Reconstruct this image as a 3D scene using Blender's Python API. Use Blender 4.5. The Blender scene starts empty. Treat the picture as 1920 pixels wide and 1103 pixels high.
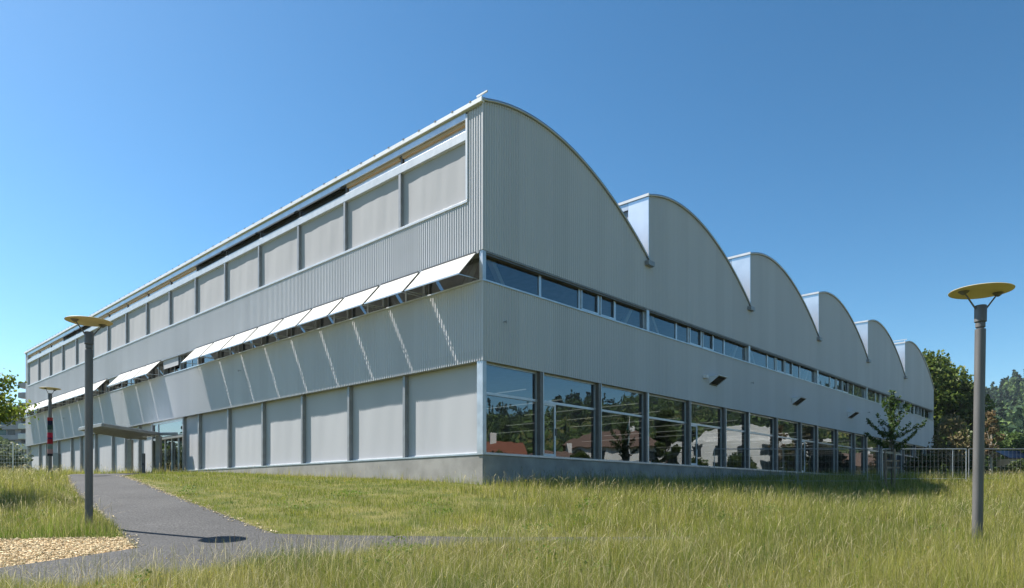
import bpy, math, random
import numpy as np
from mathutils import Vector, Matrix

rad = math.radians
S = bpy.context.scene
COL = S.collection

# ------------------------------------------------------------------ camera
cam_d = bpy.data.cameras.new('camera')
cam = bpy.data.objects.new('camera', cam_d)
COL.objects.link(cam)
cam.location = (0, 0, 0)                    # eye level is z = 0
cam.rotation_euler = (rad(90), 0, 0)
cam_d.sensor_width = 36
cam_d.lens = 1310 / 1920 * 36
cam_d.shift_y = (928 - 551.5) / 1920
cam_d.clip_start = 0.1
cam_d.clip_end = 6000
S.camera = cam

# ------------------------------------------------------------------ sun and sky
SUN_EL = rad(51.2)
SUN_AZ = math.atan2(-0.93, 0.366)           # from +Y towards +X
world = bpy.data.worlds.new('World')
S.world = world
world.use_nodes = True
wn = world.node_tree
wn.nodes.clear()
sky = wn.nodes.new('ShaderNodeTexSky')
sky.sky_type = 'NISHITA'
sky.sun_disc = False
sky.sun_elevation = SUN_EL
sky.sun_rotation = SUN_AZ
sky.altitude = 400
sky.air_density = 1.0
sky.dust_density = 0.75
sky.ozone_density = 2.5
bg = wn.nodes.new('ShaderNodeBackground')
bg.inputs['Strength'].default_value = 0.0501
wo = wn.nodes.new('ShaderNodeOutputWorld')
hs = wn.nodes.new('ShaderNodeHueSaturation')
hs.inputs['Saturation'].default_value = 1.17
hs.inputs['Hue'].default_value = 0.484
wn.links.new(sky.outputs[0], hs.inputs['Color'])
gm_ = wn.nodes.new('ShaderNodeGamma')
gm_.inputs['Gamma'].default_value = 1.3
# a slightly deeper blue, as through clear mountain air
wn.links.new(hs.outputs[0], gm_.inputs['Color'])
wn.links.new(gm_.outputs[0], bg.inputs[0])
wn.links.new(bg.outputs[0], wo.inputs[0])

sun_d = bpy.data.lights.new('sun', 'SUN')
sun_d.energy = 5.0
sun_d.angle = rad(0.53)
sun_d.color = (1.0, 0.95, 0.88)
sun = bpy.data.objects.new('sun', sun_d)
COL.objects.link(sun)
to_sun = Vector((math.sin(SUN_AZ) * math.cos(SUN_EL), math.cos(SUN_AZ) * math.cos(SUN_EL), math.sin(SUN_EL)))
sun.rotation_euler = to_sun.to_track_quat('Z', 'Y').to_euler()
sun.location = to_sun * 80

S.view_settings.view_transform = 'Standard'
S.view_settings.look = 'None'
S.view_settings.exposure = 1.0
S.view_settings.gamma = 1.0
S.cycles.max_bounces = 8
S.cycles.transparent_max_bounces = 12
S.cycles.caustics_reflective = False
S.cycles.caustics_refractive = False
S.cycles.sample_clamp_indirect = 8.0

rng = np.random.default_rng(7)
random.seed(7)

# ------------------------------------------------------------------ materials
def new_mat(name):
    m = bpy.data.materials.new(name)
    m.use_nodes = True
    nt = m.node_tree
    b = nt.nodes['Principled BSDF']
    return m, nt, b

def noise_mat(name, c1, c2, scale=3.0, rough=0.6, metal=0.0, spec=0.5, stretch=(1, 1, 1), bump=0.0, bscale=None, detail=4.0, coords='Object', lo=0.35, hi=0.65):
    m, nt, b = new_mat(name)
    tc = nt.nodes.new('ShaderNodeTexCoord')
    mp = nt.nodes.new('ShaderNodeMapping')
    mp.inputs['Scale'].default_value = stretch
    nz = nt.nodes.new('ShaderNodeTexNoise')
    nz.inputs['Scale'].default_value = scale
    nz.inputs['Detail'].default_value = detail
    cr = nt.nodes.new('ShaderNodeValToRGB')
    cr.color_ramp.elements[0].position = lo
    cr.color_ramp.elements[1].position = hi
    cr.color_ramp.elements[0].color = (*c1, 1)
    cr.color_ramp.elements[1].color = (*c2, 1)
    nt.links.new(tc.outputs[coords], mp.inputs[0])
    nt.links.new(mp.outputs[0], nz.inputs['Vector'])
    nt.links.new(nz.outputs['Fac'], cr.inputs[0])
    nt.links.new(cr.outputs[0], b.inputs['Base Color'])
    b.inputs['Roughness'].default_value = rough
    b.inputs['Metallic'].default_value = metal
    b.inputs['Specular IOR Level'].default_value = spec
    if bump > 0:
        bn = nt.nodes.new('ShaderNodeBump')
        bn.inputs['Strength'].default_value = bump
        bn.inputs['Distance'].default_value = 0.02
        n2 = nt.nodes.new('ShaderNodeTexNoise')
        n2.inputs['Scale'].default_value = bscale or scale * 4
        n2.inputs['Detail'].default_value = 5
        nt.links.new(mp.outputs[0], n2.inputs['Vector'])
        nt.links.new(n2.outputs['Fac'], bn.inputs['Height'])
        nt.links.new(bn.outputs[0], b.inputs['Normal'])
    return m

def attr_mat(name, rough=0.6, transl=0.0, spec=0.3):
    """material whose colour is the per-leaf / per-blade attribute 'col'"""
    m, nt, b = new_mat(name)
    at = nt.nodes.new('ShaderNodeAttribute')
    at.attribute_name = 'col'
    nt.links.new(at.outputs['Color'], b.inputs['Base Color'])
    b.inputs['Roughness'].default_value = rough
    b.inputs['Specular IOR Level'].default_value = spec
    if transl > 0:
        tr = nt.nodes.new('ShaderNodeBsdfTranslucent')
        nt.links.new(at.outputs['Color'], tr.inputs['Color'])
        mx = nt.nodes.new('ShaderNodeMixShader')
        mx.inputs[0].default_value = transl
        out = nt.nodes['Material Output']
        nt.links.new(b.outputs[0], mx.inputs[1])
        nt.links.new(tr.outputs[0], mx.inputs[2])
        nt.links.new(mx.outputs[0], out.inputs['Surface'])
    return m

def glass_mat(name, ior=2.2, tint=(0.55, 0.6, 0.6), wave=0.03):
    m = bpy.data.materials.new(name)
    m.use_nodes = True
    nt = m.node_tree
    nt.nodes.clear()
    out = nt.nodes.new('ShaderNodeOutputMaterial')
    tr = nt.nodes.new('ShaderNodeBsdfTransparent')
    tr.inputs[0].default_value = (*tint, 1)
    gl = nt.nodes.new('ShaderNodeBsdfGlossy')
    gl.inputs['Roughness'].default_value = 0.0
    gl.inputs[0].default_value = (0.9, 0.95, 0.97, 1)
    fr = nt.nodes.new('ShaderNodeFresnel')
    fr.inputs[0].default_value = ior
    mx = nt.nodes.new('ShaderNodeMixShader')
    tc = nt.nodes.new('ShaderNodeTexCoord')
    nz = nt.nodes.new('ShaderNodeTexNoise')
    nz.inputs['Scale'].default_value = 0.9
    nz.inputs['Detail'].default_value = 1.0
    bp = nt.nodes.new('ShaderNodeBump')
    bp.inputs['Strength'].default_value = wave
    bp.inputs['Distance'].default_value = 0.1
    nt.links.new(tc.outputs['Object'], nz.inputs['Vector'])
    nt.links.new(nz.outputs['Fac'], bp.inputs['Height'])
    nt.links.new(bp.outputs[0], gl.inputs['Normal'])
    nt.links.new(fr.outputs[0], mx.inputs[0])
    nt.links.new(tr.outputs[0], mx.inputs[1])
    nt.links.new(gl.outputs[0], mx.inputs[2])
    nt.links.new(mx.outputs[0], out.inputs['Surface'])
    return m

M = {}
M['clad'] = noise_mat('corrugated_metal', (0.545, 0.545, 0.56), (0.575, 0.575, 0.59), scale=0.8, rough=0.5, metal=0.0, stretch=(1, 1, 0.12), spec=0.4)
def sheet_tone(m, width=1.008, amt=0.035):
    nt = m.node_tree
    b = nt.nodes['Principled BSDF']
    src = b.inputs['Base Color'].links[0].from_socket
    tc = nt.nodes.new('ShaderNodeTexCoord'); sp = nt.nodes.new('ShaderNodeSeparateXYZ')
    ad = nt.nodes.new('ShaderNodeMath'); ad.operation = 'ADD'
    dv = nt.nodes.new('ShaderNodeMath'); dv.operation = 'DIVIDE'; dv.inputs[1].default_value = width
    fl = nt.nodes.new('ShaderNodeMath'); fl.operation = 'FLOOR'
    wn_ = nt.nodes.new('ShaderNodeTexWhiteNoise'); wn_.noise_dimensions = '1D'
    mr = nt.nodes.new('ShaderNodeMapRange'); mr.inputs['To Min'].default_value = 1 - amt; mr.inputs['To Max'].default_value = 1 + amt
    hs_ = nt.nodes.new('ShaderNodeHueSaturation')
    nt.links.new(tc.outputs['Object'], sp.inputs[0]); nt.links.new(sp.outputs[0], ad.inputs[0]); nt.links.new(sp.outputs[1], ad.inputs[1])
    nt.links.new(ad.outputs[0], dv.inputs[0]); nt.links.new(dv.outputs[0], fl.inputs[0]); nt.links.new(fl.outputs[0], wn_.inputs['W'])
    nt.links.new(wn_.outputs['Value'], mr.inputs['Value']); nt.links.new(mr.outputs[0], hs_.inputs['Value'])
    nt.links.new(src, hs_.inputs['Color']); nt.links.new(hs_.outputs[0], b.inputs['Base Color'])
sheet_tone(M['clad'])
M['alu'] = noise_mat('aluminium', (0.52, 0.55, 0.58), (0.62, 0.65, 0.67), scale=2.0, rough=0.35, metal=0.6)
M['trim'] = noise_mat('pale_aluminium_trim', (0.52, 0.55, 0.58), (0.6, 0.63, 0.66), scale=3, rough=0.4, metal=0.15)
M['bright'] = noise_mat('bright_sheet_metal', (0.74, 0.76, 0.78), (0.86, 0.87, 0.88), scale=0.8, rough=0.3, metal=0.6, bump=0.08, bscale=1.5)
M['column'] = noise_mat('brown_grey_column_paint', (0.15, 0.142, 0.135), (0.19, 0.182, 0.172), scale=3, rough=0.45, metal=0.2)
M['louvre'] = noise_mat('dark_louvre', (0.02, 0.018, 0.015), (0.035, 0.03, 0.026), scale=6, rough=0.7)
M['wire'] = noise_mat('galvanised_wire', (0.3, 0.31, 0.32), (0.4, 0.41, 0.42), scale=6, rough=0.5, metal=0.5)
M['galv'] = noise_mat('galvanised_steel', (0.48, 0.5, 0.52), (0.64, 0.66, 0.68), scale=1.6, rough=0.38, metal=0.55, bump=0.15, bscale=2.0)
M['roof'] = noise_mat('roof_metal', (0.4, 0.43, 0.46), (0.5, 0.53, 0.55), scale=0.7, rough=0.35, metal=0.7)
M['white_metal'] = noise_mat('white_coated_metal', (0.72, 0.73, 0.74), (0.8, 0.81, 0.82), scale=3, rough=0.4)
M['darkframe'] = noise_mat('dark_window_frame', (0.1, 0.1, 0.1), (0.14, 0.135, 0.13), scale=4, rough=0.45, metal=0.3)
M['greyframe'] = noise_mat('grey_window_frame', (0.27, 0.275, 0.28), (0.33, 0.335, 0.34), scale=3, rough=0.45, metal=0.3)
M['blind'] = noise_mat('grey_blind_fabric', (0.455, 0.46, 0.475), (0.485, 0.49, 0.505), scale=0.6, rough=0.85, stretch=(1, 1, 0.25), spec=0.15)
M['blind_up'] = noise_mat('taupe_blind_fabric', (0.415, 0.415, 0.425), (0.445, 0.445, 0.455), scale=0.6, rough=0.85, stretch=(1, 1, 0.25), spec=0.15)
M['awning'] = noise_mat('awning_fabric', (0.72, 0.71, 0.68), (0.78, 0.77, 0.74), scale=2, rough=0.8, spec=0.2)
def translucent(m, fac):
    nt = m.node_tree
    b = nt.nodes['Principled BSDF']
    tr = nt.nodes.new('ShaderNodeBsdfTranslucent')
    src = b.inputs['Base Color'].links[0].from_socket
    nt.links.new(src, tr.inputs['Color'])
    mx = nt.nodes.new('ShaderNodeMixShader'); mx.inputs[0].default_value = fac
    nt.links.new(b.outputs[0], mx.inputs[1]); nt.links.new(tr.outputs[0], mx.inputs[2])
    nt.links.new(mx.outputs[0], nt.nodes['Material Output'].inputs['Surface'])
translucent(M['awning'], 0.3)
M['concrete'] = noise_mat('plinth_concrete', (0.26, 0.25, 0.23), (0.36, 0.345, 0.32), scale=1.2, rough=0.85, bump=0.3, bscale=14, detail=8)
M['inside'] = noise_mat('interior_paint', (0.2, 0.2, 0.2), (0.26, 0.26, 0.26), scale=0.3, rough=0.8)
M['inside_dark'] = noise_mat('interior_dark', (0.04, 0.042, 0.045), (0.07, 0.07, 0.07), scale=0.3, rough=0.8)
M['brace'] = noise_mat('white_steel_brace', (0.78, 0.78, 0.76), (0.84, 0.84, 0.82), scale=2, rough=0.5)
M['wood'] = noise_mat('spruce_beam', (0.5, 0.33, 0.16), (0.62, 0.43, 0.24), scale=2.5, rough=0.6, stretch=(6, 0.4, 6))
M['glass'] = glass_mat('window_glass', ior=2.45, tint=(0.42, 0.47, 0.48), wave=0.05)
M['glass_strip'] = glass_mat('strip_window_glass', ior=2.2, tint=(0.66, 0.71, 0.72), wave=0.03)
M['glass_clear'] = glass_mat('entrance_glass', ior=4.2, tint=(0.3, 0.34, 0.34), wave=0.015)
M['canopy'] = noise_mat('canopy_grey_paint', (0.27, 0.27, 0.265), (0.33, 0.33, 0.32), scale=3, rough=0.5, metal=0.2)
M['pole'] = noise_mat('lamp_pole_paint', (0.12, 0.113, 0.108), (0.15, 0.143, 0.137), scale=9, rough=0.5, metal=0.2, stretch=(1, 1, 0.2))
M['disc'] = noise_mat('lamp_disc_cream', (0.52, 0.43, 0.24), (0.58, 0.49, 0.29), scale=3, rough=0.55)
M['black'] = noise_mat('black_rubber_and_gap_shade', (0.015, 0.015, 0.015), (0.03, 0.03, 0.03), scale=5, rough=0.6)  # button panel rubber, also the shade painted behind the open vents
M['curtain'] = noise_mat('curtain_fabric', (0.55, 0.55, 0.56), (0.7, 0.7, 0.7), scale=3, rough=0.9, stretch=(6, 6, 0.2))
M['bark'] = noise_mat('tree_bark', (0.07, 0.055, 0.04), (0.14, 0.115, 0.09), scale=6, rough=0.9, stretch=(1, 1, 0.25), bump=0.5, bscale=25)
M['palebark'] = noise_mat('pale_bark', (0.3, 0.26, 0.2), (0.4, 0.36, 0.3), scale=6, rough=0.9, stretch=(1, 1, 0.25))
M['stake'] = noise_mat('weathered_wood', (0.2, 0.15, 0.1), (0.32, 0.25, 0.19), scale=7, rough=0.9, stretch=(2, 2, 0.3))
M['leaf'] = attr_mat('leaves', rough=0.5, transl=0.5, spec=0.35)
M['forest'] = attr_mat('forest_leaves', rough=0.7, transl=0.2, spec=0.1)
M['grass'] = attr_mat('grass_blades', rough=0.55, transl=0.45, spec=0.2)
M['chips'] = attr_mat('wood_chip_pieces', rough=0.85, spec=0.1)
M['knit'] = attr_mat('knitted_wool', rough=0.95, spec=0.05)
M['render_white'] = noise_mat('white_render', (0.66, 0.65, 0.62), (0.74, 0.73, 0.7), scale=0.6, rough=0.85)
M['render_tan'] = noise_mat('tan_render', (0.42, 0.34, 0.27), (0.5, 0.42, 0.33), scale=0.6, rough=0.85)
M['tile_brown'] = noise_mat('brown_roof_tiles', (0.11, 0.07, 0.055), (0.18, 0.12, 0.09), scale=2.5, rough=0.8, stretch=(1, 1, 4))
M['tile_red'] = noise_mat('red_roof_tiles', (0.17, 0.06, 0.035), (0.24, 0.09, 0.05), scale=2.5, rough=0.8, stretch=(1, 1, 4))
M['dark_glass'] = noise_mat('dark_window_pane', (0.02, 0.03, 0.035), (0.04, 0.055, 0.06), scale=0.4, rough=0.08)
M['teal_glass'] = noise_mat('teal_window_pane', (0.03, 0.11, 0.11), (0.06, 0.16, 0.16), scale=0.2, rough=0.1)
M['lilac_wall'] = noise_mat('grey_lilac_render', (0.36, 0.34, 0.36), (0.42, 0.4, 0.42), scale=0.4, rough=0.85)
M['flag'] = noise_mat('teal_flag_cloth', (0.06, 0.3, 0.33), (0.1, 0.4, 0.42), scale=2, rough=0.8)
M['blue_roof'] = noise_mat('dark_blue_roof', (0.03, 0.04, 0.08), (0.05, 0.06, 0.11), scale=3, rough=0.4)

def lamp_mat():
    m, nt, b = new_mat('ceiling_light_strip')
    b.inputs['Base Color'].default_value = (0.8, 0.8, 0.8, 1)
    b.inputs['Emission Color'].default_value = (1.0, 0.97, 0.9, 1)
    b.inputs['Emission Strength'].default_value = 0.12
    return m
M['light'] = lamp_mat()

# ------------------------------------------------------------------ object helpers
def tag(o, label=None, cat=None, group=None, kind=None):
    if label: o['label'] = label
    if cat: o['category'] = cat
    if group: o['group'] = group
    if kind: o['kind'] = kind
    return o

def thing(name, label, cat, loc=(0, 0, 0), rz=0.0, group=None):
    o = bpy.data.objects.new(name, None)
    o.empty_display_size = 0.3
    COL.objects.link(o)
    o.location = loc
    o.rotation_euler = (0, 0, rz)
    return tag(o, label, cat, group)

def link(name, me, parent=None):
    o = bpy.data.objects.new(name, me)
    COL.objects.link(o)
    if parent: o.parent = parent
    return o

def np_mesh(name, V, F, mat, parent=None, cols=None, smooth=False):
    """V (n,3) array, F (m,k) index array with constant k"""
    me = bpy.data.meshes.new(name)
    V = np.asarray(V, np.float32)
    F = np.asarray(F, np.int32)
    k = F.shape[1]
    me.vertices.add(len(V))
    me.vertices.foreach_set('co', V.ravel())
    me.loops.add(F.size)
    me.loops.foreach_set('vertex_index', F.ravel())
    me.polygons.add(len(F))
    me.polygons.foreach_set('loop_start', np.arange(0, F.size, k, dtype=np.int32))
    me.polygons.foreach_set('loop_total', np.full(len(F), k, np.int32))
    if smooth:
        me.polygons.foreach_set('use_smooth', np.ones(len(F), bool))
    me.update(calc_edges=True)
    if cols is not None:
        a = me.color_attributes.new('col', 'FLOAT_COLOR', 'POINT')
        c = np.ones((len(V), 4), np.float32)
        c[:, :3] = cols
        a.data.foreach_set('color', c.ravel())
    me.materials.append(mat)
    return link(name, me, parent)

class MB:
    def __init__(s):
        s.v = []; s.f = []; s.c = []
    def add(s, vs, fs, col=None):
        o = len(s.v)
        s.v += [tuple(v) for v in vs]
        s.f += [tuple(i + o for i in f) for f in fs]
        s.c += [col or (0.5, 0.5, 0.5)] * len(vs)
        return s
    def box(s, x0, x1, y0, y1, z0, z1, mtx=None, col=None):
        vs = [Vector((x, y, z)) for z in (z0, z1) for y in (y0, y1) for x in (x0, x1)]
        if mtx: vs = [mtx @ v for v in vs]
        return s.add(vs, [(0, 2, 3, 1), (4, 5, 7, 6), (0, 1, 5, 4), (2, 6, 7, 3), (0, 4, 6, 2), (1, 3, 7, 5)], col)
    def prism(s, poly, z0, z1):
        n = len(poly)
        vs = [(p[0], p[1], z0) for p in poly] + [(p[0], p[1], z1) for p in poly]
        fs = [tuple(range(n - 1, -1, -1)), tuple(range(n, 2 * n))]
        fs += [(i, (i + 1) % n, n + (i + 1) % n, n + i) for i in range(n)]
        return s.add(vs, fs)
    def bar(s, p, q, w, h, up=(0, 0, 1)):
        p = Vector(p); q = Vector(q)
        d = (q - p).normalized()
        side = d.cross(Vector(up))
        if side.length < 1e-4: side = Vector((1, 0, 0))
        side.normalize()
        u = side.cross(d)
        vs = []
        for e in (p, q):
            for a, b in ((-1, -1), (1, -1), (1, 1), (-1, 1)):
                vs.append(e + side * (a * w / 2) + u * (b * h / 2))
        return s.add(vs, [(3, 2, 1, 0), (4, 5, 6, 7), (0, 1, 5, 4), (1, 2, 6, 5), (2, 3, 7, 6), (3, 0, 4, 7)])
    def tube(s, pts, radii, n=8, cap=True):
        pts = [Vector(p) for p in pts]
        rings = []
        vs = []
        for i, p in enumerate(pts):
            d = (pts[min(i + 1, len(pts) - 1)] - pts[max(i - 1, 0)])
            d = d.normalized() if d.length > 0 else Vector((0, 0, 1))
            a = Vector((1, 0, 0)) if abs(d.x) < 0.9 else Vector((0, 1, 0))
            u = d.cross(a).normalized()
            w = d.cross(u)
            for k in range(n):
                t = 2 * math.pi * k / n
                vs.append(p + (u * math.cos(t) + w * math.sin(t)) * radii[i])
        fs = []
        for i in range(len(pts) - 1):
            for k in range(n):
                fs.append((i * n + k, i * n + (k + 1) % n, (i + 1) * n + (k + 1) % n, (i + 1) * n + k))
        if cap:
            fs.append(tuple(range(n - 1, -1, -1)))
            fs.append(tuple((len(pts) - 1) * n + k for k in range(n)))
        return s.add(vs, fs)
    def lathe(s, prof, n=20, cx=0, cy=0, cols=None):
        vs = []; cs = []
        for j, (r, z) in enumerate(prof):
            for k in range(n):
                t = 2 * math.pi * k / n
                vs.append((cx + r * math.cos(t), cy + r * math.sin(t), z))
        fs = []
        for j in range(len(prof) - 1):
            for k in range(n):
                fs.append((j * n + k, j * n + (k + 1) % n, (j + 1) * n + (k + 1) % n, (j + 1) * n + k))
        fs.append(tuple(range(n - 1, -1, -1)))
        fs.append(tuple((len(prof) - 1) * n + k for k in range(n)))
        o = len(s.v)
        s.add(vs, fs)
        if cols:
            for j in range(len(prof)):
                for k in range(n):
                    s.c[o + j * n + k] = cols[j]
        return s
    def build(s, name, mat, parent=None, smooth=False, use_cols=False, bevel=0.0):
        me = bpy.data.meshes.new(name)
        me.from_pydata([tuple(v) for v in s.v], [], s.f)
        if smooth:
            me.polygons.foreach_set('use_smooth', [True] * len(me.polygons))
        me.update()
        if use_cols:
            a = me.color_attributes.new('col', 'FLOAT_COLOR', 'POINT')
            a.data.foreach_set('color', [x for c in s.c for x in (*c, 1.0)])
        me.materials.append(mat)
        o = link(name, me, parent)
        if smooth:
            e = o.modifiers.new('split', 'EDGE_SPLIT')
            e.split_angle = rad(35)
        if bevel > 0:
            b = o.modifiers.new('bevel', 'BEVEL')
            b.width = bevel
            b.segments = 2
            b.limit_method = 'ANGLE'
        return o

def copy_tree(o, parent=None):
    kids = list(o.children)
    c = o.copy()
    COL.objects.link(c)
    if parent is not None: c.parent = parent
    for ch in kids: copy_tree(ch, c)
    return c

# ------------------------------------------------------------------ terrain
CP = np.array([(0,0,-1.6),(-8,4,-1.55),(8,4,-1.5),(0,7,-1.36),(-8.2,11.2,-1.18),(8.15,12.2,-1.05),(-4,14.5,-1.0),(-6.1,14.8,-.985),(-9,16,-.84),(-9.85,16.3,-.76),(-13,17,-.75),(0,15.3,-.93),(6,17,-.6),(14,15,-.9),
 (-1.08,25.7,.36),(9.2,36.6,.62),(26.3,54.8,.85),(44.8,74.5,1.1),(-8.4,32.5,.8),(-15.6,39.4,1.22),(-22.9,46.2,1.38),(-49.8,71.6,1.4),(-22.5,38,1.1),(-23.8,36,.95),(-26,46,1.33),(-34,38,1.0),(-20,26,.25),
 (-14,26,.2),(-30,55,1.4),(20,24,-.6),(22.5,38,.7),(30,38,.7),(30,26,-.35),(16.8,30,-.4),(14,27,-.6),(8.3,22,-.38),(6.1,22.9,-.2),(2.6,24.2,.08),(23,31,-.1),(14,20,-.75),(40,55,.75),(30,10,-.9),(-30,15,-.7),(-30,0,-1.6),(30,-5,-1.6),(0,-20,-2),(-60,40,1.0),(60,40,.4),(60,90,1.2),(0,100,1.2),(-60,90,1.4),(60,0,-1),(-60,0,-1.3),(-1,33,.9)], float)
def tps_fit(cp, lam=0.02):
    n = len(cp)
    d = np.hypot(cp[:, None, 0] - cp[None, :, 0], cp[:, None, 1] - cp[None, :, 1])
    K = np.where(d > 0, d * d * np.log(d + 1e-12), 0) + lam * np.eye(n) * 100
    P = np.c_[np.ones(n), cp[:, :2]]
    A = np.block([[K, P], [P.T, np.zeros((3, 3))]])
    return np.linalg.solve(A, np.r_[cp[:, 2], 0, 0, 0])
TW = tps_fit(CP)
def smooth01(x):
    x = np.clip(x, 0, 1)
    return x * x * (3 - 2 * x)
def hill_elev(phi):
    """tangent of the ridge's elevation for a bearing phi (degrees, clockwise from +Y)"""
    return np.interp(phi, [-180, -120, -80, -50, -30, -5, 15, 30, 36, 55, 72, 85, 100, 140, 180],
                     [.06, .07, .075, .055, .04, .05, .085, .118, .126, .150, .158, .132, .1, .07, .06])
def hgt(x, y):
    x = np.asarray(x, float); y = np.asarray(y, float)
    s = np.broadcast(x, y).shape
    x = np.broadcast_to(x, s).ravel().astype(float); y = np.broadcast_to(y, s).ravel().astype(float)
    out = TW[-3] + TW[-2] * x + TW[-1] * y
    for i in range(len(CP)):
        d2 = (x - CP[i, 0]) ** 2 + (y - CP[i, 1]) ** 2
        out = out + TW[i] * .5 * d2 * np.log(d2 + 1e-12)
    r = np.hypot(x, y)
    w = smooth01((r - 78) / 50)
    far = 0.6 + 0.4 * np.sin(x * .013) * np.cos(y * .017)
    out = out * (1 - w) + far * w
    phi = np.degrees(np.arctan2(x, y))
    ridge = 545 * hill_elev(phi) * (1 + .05 * np.sin(phi * .9) + .035 * np.sin(phi * 2.3 + 1))
    prof = smooth01((r - 190) / 560)
    out = out + ridge * prof * (1 + .06 * np.sin(r * .02 + phi * .2))
    return out.reshape(s)
def hz(x, y):
    return float(hgt(np.array([x]), np.array([y]))[0])

rr = [0.6]
while rr[-1] < 1500:
    rr.append(rr[-1] * 1.03 + 0.02)
rr = np.array(rr)
NA = 480
th = np.linspace(0, 2 * np.pi, NA, endpoint=False)
GX = rr[:, None] * np.sin(th)[None, :]
GY = rr[:, None] * np.cos(th)[None, :]
GZ = hgt(GX, GY)
V = np.stack([GX.ravel(), GY.ravel(), GZ.ravel()], 1)
i0 = np.arange(len(rr) - 1)[:, None] * NA + np.arange(NA)[None, :]
i1 = np.arange(len(rr) - 1)[:, None] * NA + (np.arange(NA)[None, :] + 1) % NA
F = np.stack([i0, i1, i1 + NA, i0 + NA], -1).reshape(-1, 4)[:, ::-1]
M['soil'] = noise_mat('meadow_soil', (0.08, 0.095, 0.025), (0.17, 0.155, 0.055), scale=0.9, rough=0.95, bump=0.6, bscale=6, detail=8, spec=0.1)
g = np_mesh('ground', V, F, M['soil'], smooth=True)
tag(g, kind='structure')

# asphalt path -------------------------------------------------------------
def asphalt_mat():
    m, nt, b = new_mat('worn_asphalt')
    tc = nt.nodes.new('ShaderNodeTexCoord')
    n1 = nt.nodes.new('ShaderNodeTexNoise'); n1.inputs['Scale'].default_value = 0.5; n1.inputs['Detail'].default_value = 6
    n2 = nt.nodes.new('ShaderNodeTexNoise'); n2.inputs['Scale'].default_value = 26; n2.inputs['Detail'].default_value = 3
    c1 = nt.nodes.new('ShaderNodeValToRGB')
    c1.color_ramp.elements[0].color = (0.05, 0.05, 0.051, 1); c1.color_ramp.elements[0].position = .3
    c1.color_ramp.elements[1].color = (0.07, 0.07, 0.071, 1); c1.color_ramp.elements[1].position = .7
    c2 = nt.nodes.new('ShaderNodeValToRGB')
    c2.color_ramp.elements[0].color = (0.5, 0.5, 0.5, 1); c2.color_ramp.elements[0].position = .36
    c2.color_ramp.elements[1].color = (1.7, 1.68, 1.62, 1); c2.color_ramp.elements[1].position = .66
    mx = nt.nodes.new('ShaderNodeMixRGB'); mx.blend_type = 'MULTIPLY'; mx.inputs[0].default_value = 1
    nt.links.new(tc.outputs['Object'], n1.inputs['Vector']); nt.links.new(tc.outputs['Object'], n2.inputs['Vector'])
    nt.links.new(n1.outputs['Fac'], c1.inputs[0]); nt.links.new(n2.outputs['Fac'], c2.inputs[0])
    nt.links.new(c1.outputs[0], mx.inputs[1]); nt.links.new(c2.outputs[0], mx.inputs[2])
    nt.links.new(mx.outputs[0], b.inputs['Base Color'])
    b.inputs['Roughness'].default_value = 0.85
    b.inputs['Specular IOR Level'].default_value = 0.25
    bp = nt.nodes.new('ShaderNodeBump'); bp.inputs['Strength'].default_value = 0.5; bp.inputs['Distance'].default_value = 0.01
    nt.links.new(n2.outputs['Fac'], bp.inputs['Height']); nt.links.new(bp.outputs[0], b.inputs['Normal'])
    return m
M['asphalt'] = asphalt_mat()
PATH_L = [(-26.5,44.6),(-25.1,40.0),(-23.0,35.98),(-17.52,27.65),(-14.15,22.89),(-11.67,19.55),(-9.64,16.83),(-8.28,14.96),(-7.27,13.56),(-7.75,12.23),(-8.15,11.12),(-9.6,9.9),(-13,8.6)]
PATH_R = [(-21.4,43.6),(-20.6,39.5),(-19.45,34.81),(-15.59,29.27),(-12.18,24.55),(-9.76,21.31),(-7.68,18.64),(-6.35,16.97),(-5.34,15.71),(-4.25,15.46),(-1.87,15.30),(.46,15.04),(2.66,14.6),(4,14.3)]
PATH_N = [(4,14.0),(2.5,14.0),(1.2,13.9),(.3,14.15),(-.8,13.8),(-1.7,13.55),(-2.6,13.2),(-3.4,12.5),(-4.1,11.8),(-5,10.5),(-6.6,9.0),(-9,6.8),(-12,5.2),(-15,7.2)]   # near edge under the tall grass
PATH_POLY = np.array(PATH_L[::-1] + PATH_R + PATH_N)
def inside(poly, x, y):
    x = np.asarray(x); y = np.asarray(y)
    c = np.zeros(x.shape, bool)
    j = len(poly) - 1
    for i in range(len(poly)):
        xi, yi = poly[i]; xj, yj = poly[j]
        cond = ((yi > y) != (yj > y)) & (x < (xj - xi) * (y - yi) / (yj - yi + 1e-12) + xi)
        c ^= cond
        j = i
    return c
def edge_dist(poly, x, y):
    d = np.full(np.shape(x), 1e9)
    P = np.asarray(poly)
    for i in range(len(P) - 1):
        a, b = P[i], P[i + 1]
        ab = b - a
        t = np.clip(((x - a[0]) * ab[0] + (y - a[1]) * ab[1]) / (ab @ ab), 0, 1)
        d = np.minimum(d, np.hypot(x - a[0] - t * ab[0], y - a[1] - t * ab[1]))
    return d
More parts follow.
